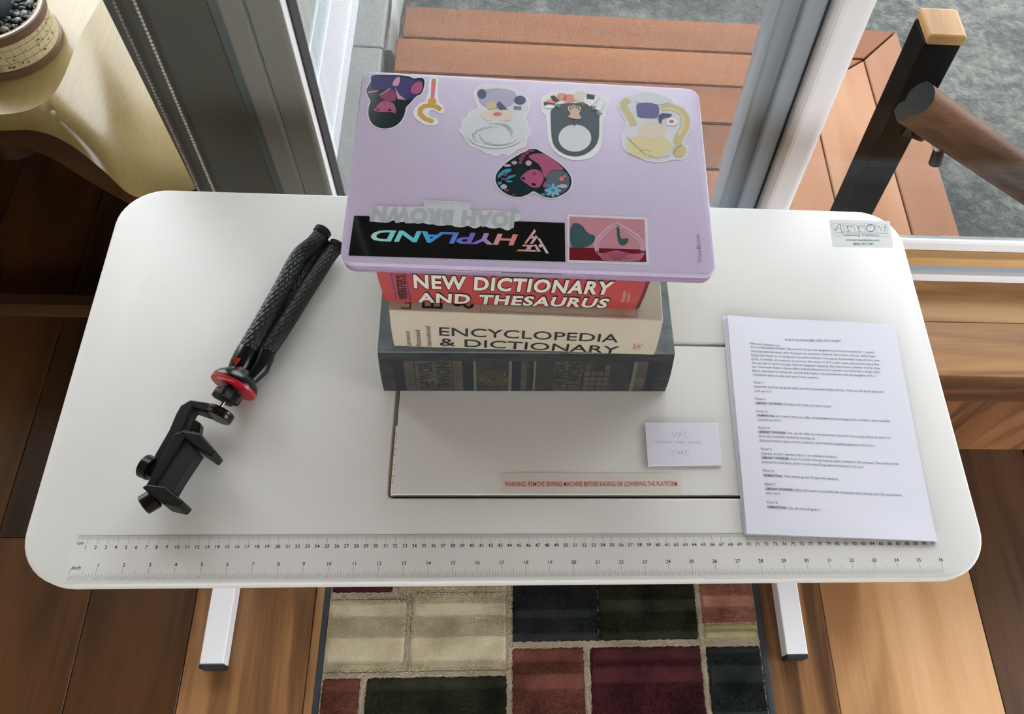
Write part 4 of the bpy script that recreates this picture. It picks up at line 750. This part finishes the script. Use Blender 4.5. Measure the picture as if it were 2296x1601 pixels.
dsk = tri(MB().lathe([(.0235, -.0035), (.0255, -.0028), (.0257, .0002), (.024, .0008)], FR, 48), 'red_disc', 'tri_red', smooth=True)
tt = MB(); dp = lambda u, v: (lambda q: (q.dot(sa_), q.dot(up)))(onp(u, v, O - ta_ * .0036, ta_) - O)
c3t = lambda x, y: dp(300 + x / 3.812, 780 + y / 3.812)
a = Vector(c3t(848, 276)); b = Vector(c3t(712, 243)); e_ = (b - a).normalized()
text_fit(tt, 'Lamicall', a, b, a + Vector((0, -.0052)), lambda x, y: tuple(O - ta_ * .0038 + sa_ * x + up * y), off=.01)
tri(tt, 'lettering', 'tri_white', dsk)
kn = [[(.0135 + .0028 * math.cos(4 * t)) * math.cos(t), (.0135 + .0028 * math.cos(4 * t)) * math.sin(t)] for t in [2 * math.pi * i / 48 for i in range(48)]]
tri(MB().rings([[FR @ Vector((x * s, y * s, h)) for x, y in kn] for s, h in ((.85, -.0075), (1, -.009), (1, -.0185), (.85, -.020))]), 'knob', 'tri_slate', smooth=50)
tri(MB().lathe([(.006, -.0036), (.006, -.008)], FR, 16), 'knob_neck', 'tri_black'); tri(MB().lathe([(.0028, -.020), (.0028, -.034)], FR, 14), 'screw', 'tri_steel', smooth=True)
FR2 = FR @ Matrix.Translation((.0035, 0, -.030))
tri(MB().lathe([(.0140, -.001), (.0152, -.002), (.0152, -.0050), (.0146, -.0056), (.0152, -.0062), (.0152, -.0100), (.0140, -.011)], FR2, 36), 'mount_disc', 'tri_gloss', smooth=30)
c3c = lambda pts, z: [atz(300 + x / 3.812, 780 + y / 3.812, z) for x, y in pts]
def ex(pts, z1, z0):
    t = c3c(pts, z1); t = t[::-1] if area([(p.x, p.y) for p in t]) < 0 else t
    return MB().prism([Vector((p.x, p.y, z0)) for p in t], t)
tri(ex([(720, 485), (740, 520), (690, 560), (600, 545), (500, 510), (475, 560), (440, 660), (250, 1010), (185, 1110), (130, 1110), (150, 1000), (180, 910), (300, 700), (360, 560), (400, 490), (480, 443), (600, 460)], .7560, .7360), 'bracket_arm', 'tri_black', bevel=.0015)
tri(ex([(440, 770), (560, 890), (400, 1130), (340, 1235), (250, 1215), (150, 1180)], .7640, .7480), 'clamp_body', 'tri_slate', bevel=.001)
tri(ex([(470, 700), (560, 720), (570, 640), (500, 600)], .7560, .7440), 'clamp_neck', 'tri_gloss', bevel=.001)
tri(ex([(345, 735), (440, 700), (560, 740), (440, 770), (160, 1180), (100, 1180)], .7665, .7460), 'clamp_side', 'tri_black', bevel=.001)
tri(ex([(400, 705), (575, 735), (700, 880), (660, 930), (540, 850), (440, 770)], .7700, .7420), 'clamp_jaw', 'tri_black', bevel=.0015)
j2 = ex([(65, 1190), (110, 1165), (270, 1185), (425, 1310), (380, 1360), (250, 1330), (170, 1270)], .7680, .7400)
tri(j2, 'clamp_jaw', 'tri_black', bevel=.0015)
def knob2(u0, v0, u1, v1, z, r, nm):
    a, b = c3c([(u0, v0), (u1, v1)], z); d = (b - a).normalized()
    m_ = MB(); m_.tube([a, a + d * .001, b - d * .001, b], [r * .9, r, r, r * .9], 24); tri(m_, nm, 'tri_gloss', smooth=40)
knob2(165, 1040, 85, 1005, .7500, .0125, 'arm_knob'); knob2(195, 1280, 80, 1350, .7480, .0105, 'end_knob')
tri(MB().tube(c3c([(250, 1240), (190, 1285)], .748), .006, 12), 'end_bolt', 'tri_black', smooth=True)

# ------------------------------------------------------------------ rug of sculpted blocks
def pile_mat(name, a, b, sc_=90):
    mt, nt, p = nodes(name); L = nt.links.new
    tc = N(nt, 'ShaderNodeTexCoord'); n1 = N(nt, 'ShaderNodeTexNoise', i_Scale=14, i_Detail=4); L(tc.outputs['Object'], n1.inputs[0])
    n2 = N(nt, 'ShaderNodeTexNoise', i_Scale=700, i_Detail=3); L(tc.outputs['Object'], n2.inputs[0])
    ad = N(nt, 'ShaderNodeMath', operation='MULTIPLY_ADD'); ad.inputs[1].default_value = .7; L(n2.outputs[0], ad.inputs[0]); L(n1.outputs[0], ad.inputs[2])
    r = ramp(nt, [(.62, a), (1.08 if False else 1.0, b)]); L(ad.outputs[0], r.inputs[0]); L(r.outputs[0], p.inputs['Base Color'])
    bp = N(nt, 'ShaderNodeBump', i_Strength=.9, i_Distance=.003); L(n2.outputs[0], bp.inputs['Height']); L(bp.outputs[0], p.inputs['Normal'])
    p.inputs['Roughness'].default_value = .95; p.inputs['Specular IOR Level'].default_value = .1; MATS[name] = mt
for nme, a, b in (('pile_beige', 'a1967a', 'd0c7aa'), ('pile_cream', 'b3a68e', 'd6cab4'), ('pile_black', '161b1d', '303434'), ('pile_green', '14170f', '36372a'), ('pile_red', '4b2721', '784a41'), ('pile_maroon', '2c1418', '4f262b'), ('pile_rose', '7c4b3f', 'ad7c68'), ('pile_straw', '8b8562', 'aaa67c')): pile_mat(nme, a, b)
mat('rug_binding', '2c3236', .85, bump=.4, bscale=400)
rg = empty('area_rug', (.522, 0, 0)); tag(rg, 'patchwork rug of beige, black and red blocks under the table', 'rug'); rgl = Matrix.Translation((-.522, 0, 0))
RX0, RX1, RY0, RY1 = .106, .9395, -.56, .415
MB().box(RX0 + .010, RX1 - .011, RY0 + .01, RY1 - .01, .0005, .0075).build('backing', 'pile_cream', rg, local=rgl)
for a, b, c, d in ((RX0, RX0 + .0125, RY0, RY1), (RX1 - .0135, RX1, RY0, RY1), (RX0 + .0125, RX1 - .0135, RY0, RY0 + .0125), (RX0 + .0125, RX1 - .0135, RY1 - .0125, RY1)): MB().box(a, b, c, d, .0003, .0095).build('binding', 'rug_binding', rg, bevel=.003, local=rgl)
rn = random.Random(9)
def pile(x0, x1, y0, y1, m, bands, zb=.0105, step=.0030):
    """bands: (from, to) strips of looped pile; between them cut pile"""
    blk = MB(); nx, ny = max(2, int((x1 - x0) / .004)), max(2, int((y1 - y0) / .004))
    blk.grid(lambda a, b: (x0 + (x1 - x0) * a + (rn.uniform(-.0012, .0012) if a in (0, 1) else 0), y0 + (y1 - y0) * b + (rn.uniform(-.0012, .0012) if b in (0, 1) else 0), zb + rn.uniform(-.0004, .0007) - (.0035 if a in (0, 1) or b in (0, 1) else 0)), nx, ny)
    o = blk.build('pile_block', m, rg, smooth='all', local=rgl); lp = MB()
    for ya, yb in bands:
        ya, yb = max(ya, y0 + .0012), min(yb, y1 - .0012)
        if yb <= ya: continue
        y = ya
        while y < yb:
            x = x0 + rn.uniform(.001, .003)
            while x < x1 - .001:
                r = rn.uniform(.0011, .0017); cx, cy, cz = x + rn.uniform(-.0005, .0005), y + rn.uniform(-.0007, .0007), zb - .0004
                k = len(lp.v); hh = rn.uniform(.0016, .0030)
                lp.v += [(cx + r * math.cos(t), cy + r * 1.15 * math.sin(t), cz) for t in (0, 1.047, 2.094, 3.142, 4.189, 5.236)] + [(cx + r * .6 * math.cos(t), cy + r * .7 * math.sin(t), cz + hh * .85) for t in (0, 1.047, 2.094, 3.142, 4.189, 5.236)] + [(cx, cy, cz + hh)]
                lp.f += [(k + i, k + (i + 1) % 6, k + 6 + (i + 1) % 6, k + 6 + i) for i in range(6)] + [(k + 6 + i, k + 6 + (i + 1) % 6, k + 12) for i in range(6)]
                x += step * rn.uniform(.9, 1.15)
            y += step * 1.05
    if lp.v:
        q = lp.build('loop_pile', m, o, smooth='all', local=rgl); q['kind'] = 'stuff'
BA = [(-.12, -.075), (-.05, -.015), (-.004, .014), (.058, .095), (.118, .165)]
pile(.1195, .232, .1405, .40, 'pile_maroon', [(.15, .18)]); pile(.242, .4475, .1395, .40, 'pile_beige', BA)
pile(.1195, .262, -.0005, .1275, 'pile_beige', BA); pile(.2705, .4475, -.0005, .1390, 'pile_beige', BA)
pile(.1195, .1865, -.54, -.0115, 'pile_red', [(-.09, -.035)]); pile(.1965, .4475, -.54, -.0115, 'pile_green', [(-.12, -.034)])
pile(.4575, .620, .047, .40, 'pile_black', [(.105, .15), (.062, .088)]); pile(.620, .8105, .047, .40, 'pile_green', [(.122, .16), (.062, .098)])
pile(.4575, .590, -.54, .0355, 'pile_red', [(-.01, .012), (-.12, -.035)]); pile(.601, .8105, -.54, .0355, 'pile_maroon', [(.0, .012), (-.09, -.03)])
pile(.8205, .9255, .076, .40, 'pile_rose', [(.078, .104), (.128, .16)]); pile(.8205, .9255, .0475, .0755, 'pile_straw', [(.06, .066)]); pile(.8205, .9255, -.54, .0335, 'pile_black', [(.0, .02), (-.08, -.03)])
for a, b, c, d in ((.118, .452, -.0105, -.0015), (.4485, .4565, -.54, .40), (.4565, .8195, .0365, .0460), (.8115, .8195, -.54, .40), (.591, .600, -.54, .036), (.187, .196, -.54, -.011), (.118, .265, .1285, .1395), (.2625, .270, 0, .128), (.2325, .241, .139, .40), (.8205, .927, .0345, .0465)):
    pile(a, b, c, d, 'pile_cream', [(max(c, -.12), min(d, .17))], zb=.0092, step=.0026)

# ------------------------------------------------------------------ carved wooden slab in the alcove, with a planter on it
sl = empty('live_edge_slab', (-.6, 1.2, 0)); tag(sl, 'thick live-edge slab of pale polished wood left of the window', 'slab'); sll = Matrix.Translation((.6, -1.2, 0))
cr_ = [(-1.4, .80, .55), (-.62, .79, .55), (-.42, .780, .55), (-.348, .785, .55), (-.311, .812, .55), (-.297, .861, .55), (-.294, .966, .55), (-.282, 1.058, .55), (-.26, 1.3, .55), (-.245, 1.42, .55), (-.24, 1.52, .55)]
lo_ = [(-1.4, .80, .50), (-.62, .80, .50), (-.42, .793, .50), (-.349, .796, .50), (-.303, .790, .48), (-.258, .769, .44), (-.216, .746, .40), (-.165, .772, .375), (-.118, .83, .36), (-.110, 1.05, .36), (-.106, 1.3, .36), (-.106, 1.52, .36)]
un_ = [(-1.4, .82, .45), (-.62, .815, .45), (-.43, .807, .45), (-.359, .797, .44), (-.297, .775, .40), (-.247, .763, .36), (-.205, .752, .33), (-.16, .785, .32), (-.112, .85, .31), (-.108, 1.05, .31), (-.106, 1.3, .31), (-.106, 1.52, .31)]
def dense(p): return cat([Vector(x) for x in p], 6)
C1, L1, U1 = dense(cr_), dense(lo_), dense(un_); nC = len(C1); body = MB()
vsl = []; K = 9
for i in range(nC):
    for k in range(K + 1):
        t = k / K; v = C1[i].lerp(L1[i], t); bow = math.sin(math.pi * t) * (.012 if i > 24 else .003); vsl.append(v + Vector((.3, -.3, .6)) * bow)
body.add(vsl, [(i * (K + 1) + k, (i + 1) * (K + 1) + k, (i + 1) * (K + 1) + k + 1, i * (K + 1) + k + 1) for i in range(nC - 1) for k in range(K)])
body.add(list(C1) + [Vector((-1.4, 1.52, .55))], [tuple(range(nC + 1))])
body.build('slab_top', 'slab_wood', sl, smooth=35, local=sll)
MB().add(list(L1) + list(U1), [(i, i + 1, nC + i + 1, nC + i) for i in range(nC - 1)]).build('shaded_edge', wood('edge_wood_shaded', '2c1b0b', '4f3517', '664822', axis=0, scale=5, rough=.45, ring=10, vary=0), sl, smooth=35, local=sll)  # front face of the slab, darker brown painted for the shade on it
MB().add([(p.x, p.y, p.z) for p in U1] + [(-1.4, 1.52, .40)], [tuple(range(nC + 1))]).build('underside', 'slab_dark', sl, local=sll)
for x, y in ((-.75, 1.25), (-.33, 1.35), (-1.2, 1.2)):
    MB().lathe([(.085, 0), (.075, .10), (.06, .28), (.075, .46)], Matrix.Translation((x, y, 0)), 20).build('leg', 'slab_dark', sl, smooth=True, local=sll)
mat('map_paper', 'ad9f78', .6, noise=.8, nscale=14, c2='8c7f5c', coat=.15, coatr=.3); mat('ring_brown', '5b3f28', .5, noise=.5, nscale=40, c2='432d1c'); mat('copper', 'a06a3e', .4); mat('steel_rim', '8d8f8d', .3, metal=.8); mat('stone_dark', '2b3132', .5); mat('stone_pale', '8d918a', .6); mat('slate_pot', '3d474b', .5, noise=.5, nscale=120, c2='2f383c'); mat('map_ink', '3d3526', .7)
PZ = .5505; PC = Vector((-.402, .94, PZ)); pf = Matrix.Translation(PC)
pot = empty('drum_planter', PC); tag(pot, 'round planter wrapped in an old map, standing on the wooden slab', 'planter'); pil = Matrix.Translation(-PC)
MB().lathe([(.083, .002), (.0835, .070), (.079, .070), (.079, .01)], pf, 56, cap=False).build('map_wall', 'map_paper', pot, smooth=True, local=pil)
MB().lathe([(.082, 0), (.0862, 0), (.0868, .011), (.0835, .012)], pf, 56).build('lower_ring', 'ring_brown', pot, smooth=True, local=pil)
MB().lathe([(.0835, .058), (.0865, .0585), (.0868, .0725), (.0835, .0735)], pf, 56, cap=False).build('upper_ring', 'ring_brown', pot, smooth=True, local=pil)
MB().lathe([(.0868, .0725), (.0862, .0755), (.0835, .0755), (.0832, .073)], pf, 56, cap=False).build('steel_rim', 'steel_rim', pot, smooth=True, local=pil)
MB().lathe([(.0832, .0755), (.081, .0757), (.0785, .0735), (.0785, .055)], pf, 56, cap=False).build('inner_rim', 'copper', pot, smooth=True, local=pil)
MB().lathe([(.078, .0), (.078, .052)], pf, 40).build('soil', 'stone_dark', pot, local=pil)
q = MB(); ln2 = lambda th, h0, h1, w: q.add([PC + Vector((.0841 * math.cos(th + s * w), .0841 * math.sin(th + s * w), h)) for s, h in ((-1, h0), (1, h0), (1, h1), (-1, h1))], [(0, 1, 2, 3)])
for i in range(15): ln2(R_(-110 + i * 9), .013, .058, .0022)
for th in (-78, -76.2): ln2(R_(th), .013, .058, .005)
for i in range(26):
    t = R_(rn.uniform(-100, 10)); h = rn.uniform(.016, .052); ln2(t, h, h + rn.uniform(.0012, .003), rn.uniform(.008, .03))
for hh in (.024, .036, .048): q.add([PC + Vector((.0841 * math.cos(R_(-110 + 5 * i)), .0841 * math.sin(R_(-110 + 5 * i)), hh + dz)) for dz in (0, .0005) for i in range(27)], [(i, i + 1, 27 + i + 1, 27 + i) for i in range(26)])
qo = q.build('map_print', 'map_ink', pot, local=pil); qo['kind'] = 'stuff'
for nm, m_, cnt in (('dark_pebbles', 'stone_dark', 170), ('pale_pebbles', 'stone_pale', 110)):
    pb = MB()
    for i in range(cnt):
        a = rn.uniform(0, 6.28); r = .076 * math.sqrt(rn.random()); rad = rn.uniform(.003, .0065); pb.ball(PC + Vector((r * math.cos(a), r * math.sin(a), .052 + rn.uniform(0, .005))), rad, (rn.uniform(.8, 1.3), rn.uniform(.8, 1.3), rn.uniform(.5, .8)), 6, 4)
    pq = pb.build(nm, m_, pot, smooth='all', local=pil); pq['kind'] = 'stuff'
MB().lathe([(.034, .053), (.040, .115), (.036, .115), (.033, .07)], pf @ Matrix.Translation((-.006, .016, 0)), 32).build('inner_pot', 'slate_pot', pot, smooth=True, local=pil)
# crumpled plastic bag on the alcove floor
mat('bag_plastic', '454b4b', .22, spec=.5)
bgm = MB(); bgm.ball((-.845, 1.02, .075), .085, (1.1, .9, .85), 26, 18); bgm.v = [tuple(Vector(v) + Vector((rn.uniform(-1, 1), rn.uniform(-1, 1), rn.uniform(-1, 1) if v[2] > .03 else 0)) * .006) for v in bgm.v]; bgm.v = [(x, y, max(z, .001)) for x, y, z in bgm.v]
tag(bgm.build('plastic_bag', 'bag_plastic', smooth=60), 'crumpled silvery plastic bag on the dark floor under the slab', 'bag')

# roller-blind bead chain: two strands of one loop in front of the pillar
mat('bead_shaded', '807b76', .4); mat('bead_lit', 'b4b4ae', .35)  # same beads twice, the left strand's shade painted into its colour
bc = empty('blind_chain', (-.06, .69, .2)); tag(bc, 'grey bead chain of a roller blind hanging in front of the pillar', 'chain'); bcl = Matrix.Translation((.06, -.69, -.2))
for px0, px1, m_ in (((253, 0), (446, 427), 'bead_shaded'), ((300, 0), (479, 427), 'bead_lit')):
    a, b = aty(*px0, .688), aty(*px1, .688); d = (b - a).normalized(); b = a + d * ((.22 - a.z) / d.z); a = a - d * ((1.9 - a.z) / -d.z)
    s = MB(); s.tube([a, b], .0007, 6); L_ = (b - a).length; k = int(L_ / .0062)
    for i in range(k): s.ball(a + (b - a) * (i / k), .0024, nu=8, nv=6)
    o = s.build('bead_strand', m_, bc, smooth='all', local=bcl); o['kind'] = 'stuff'
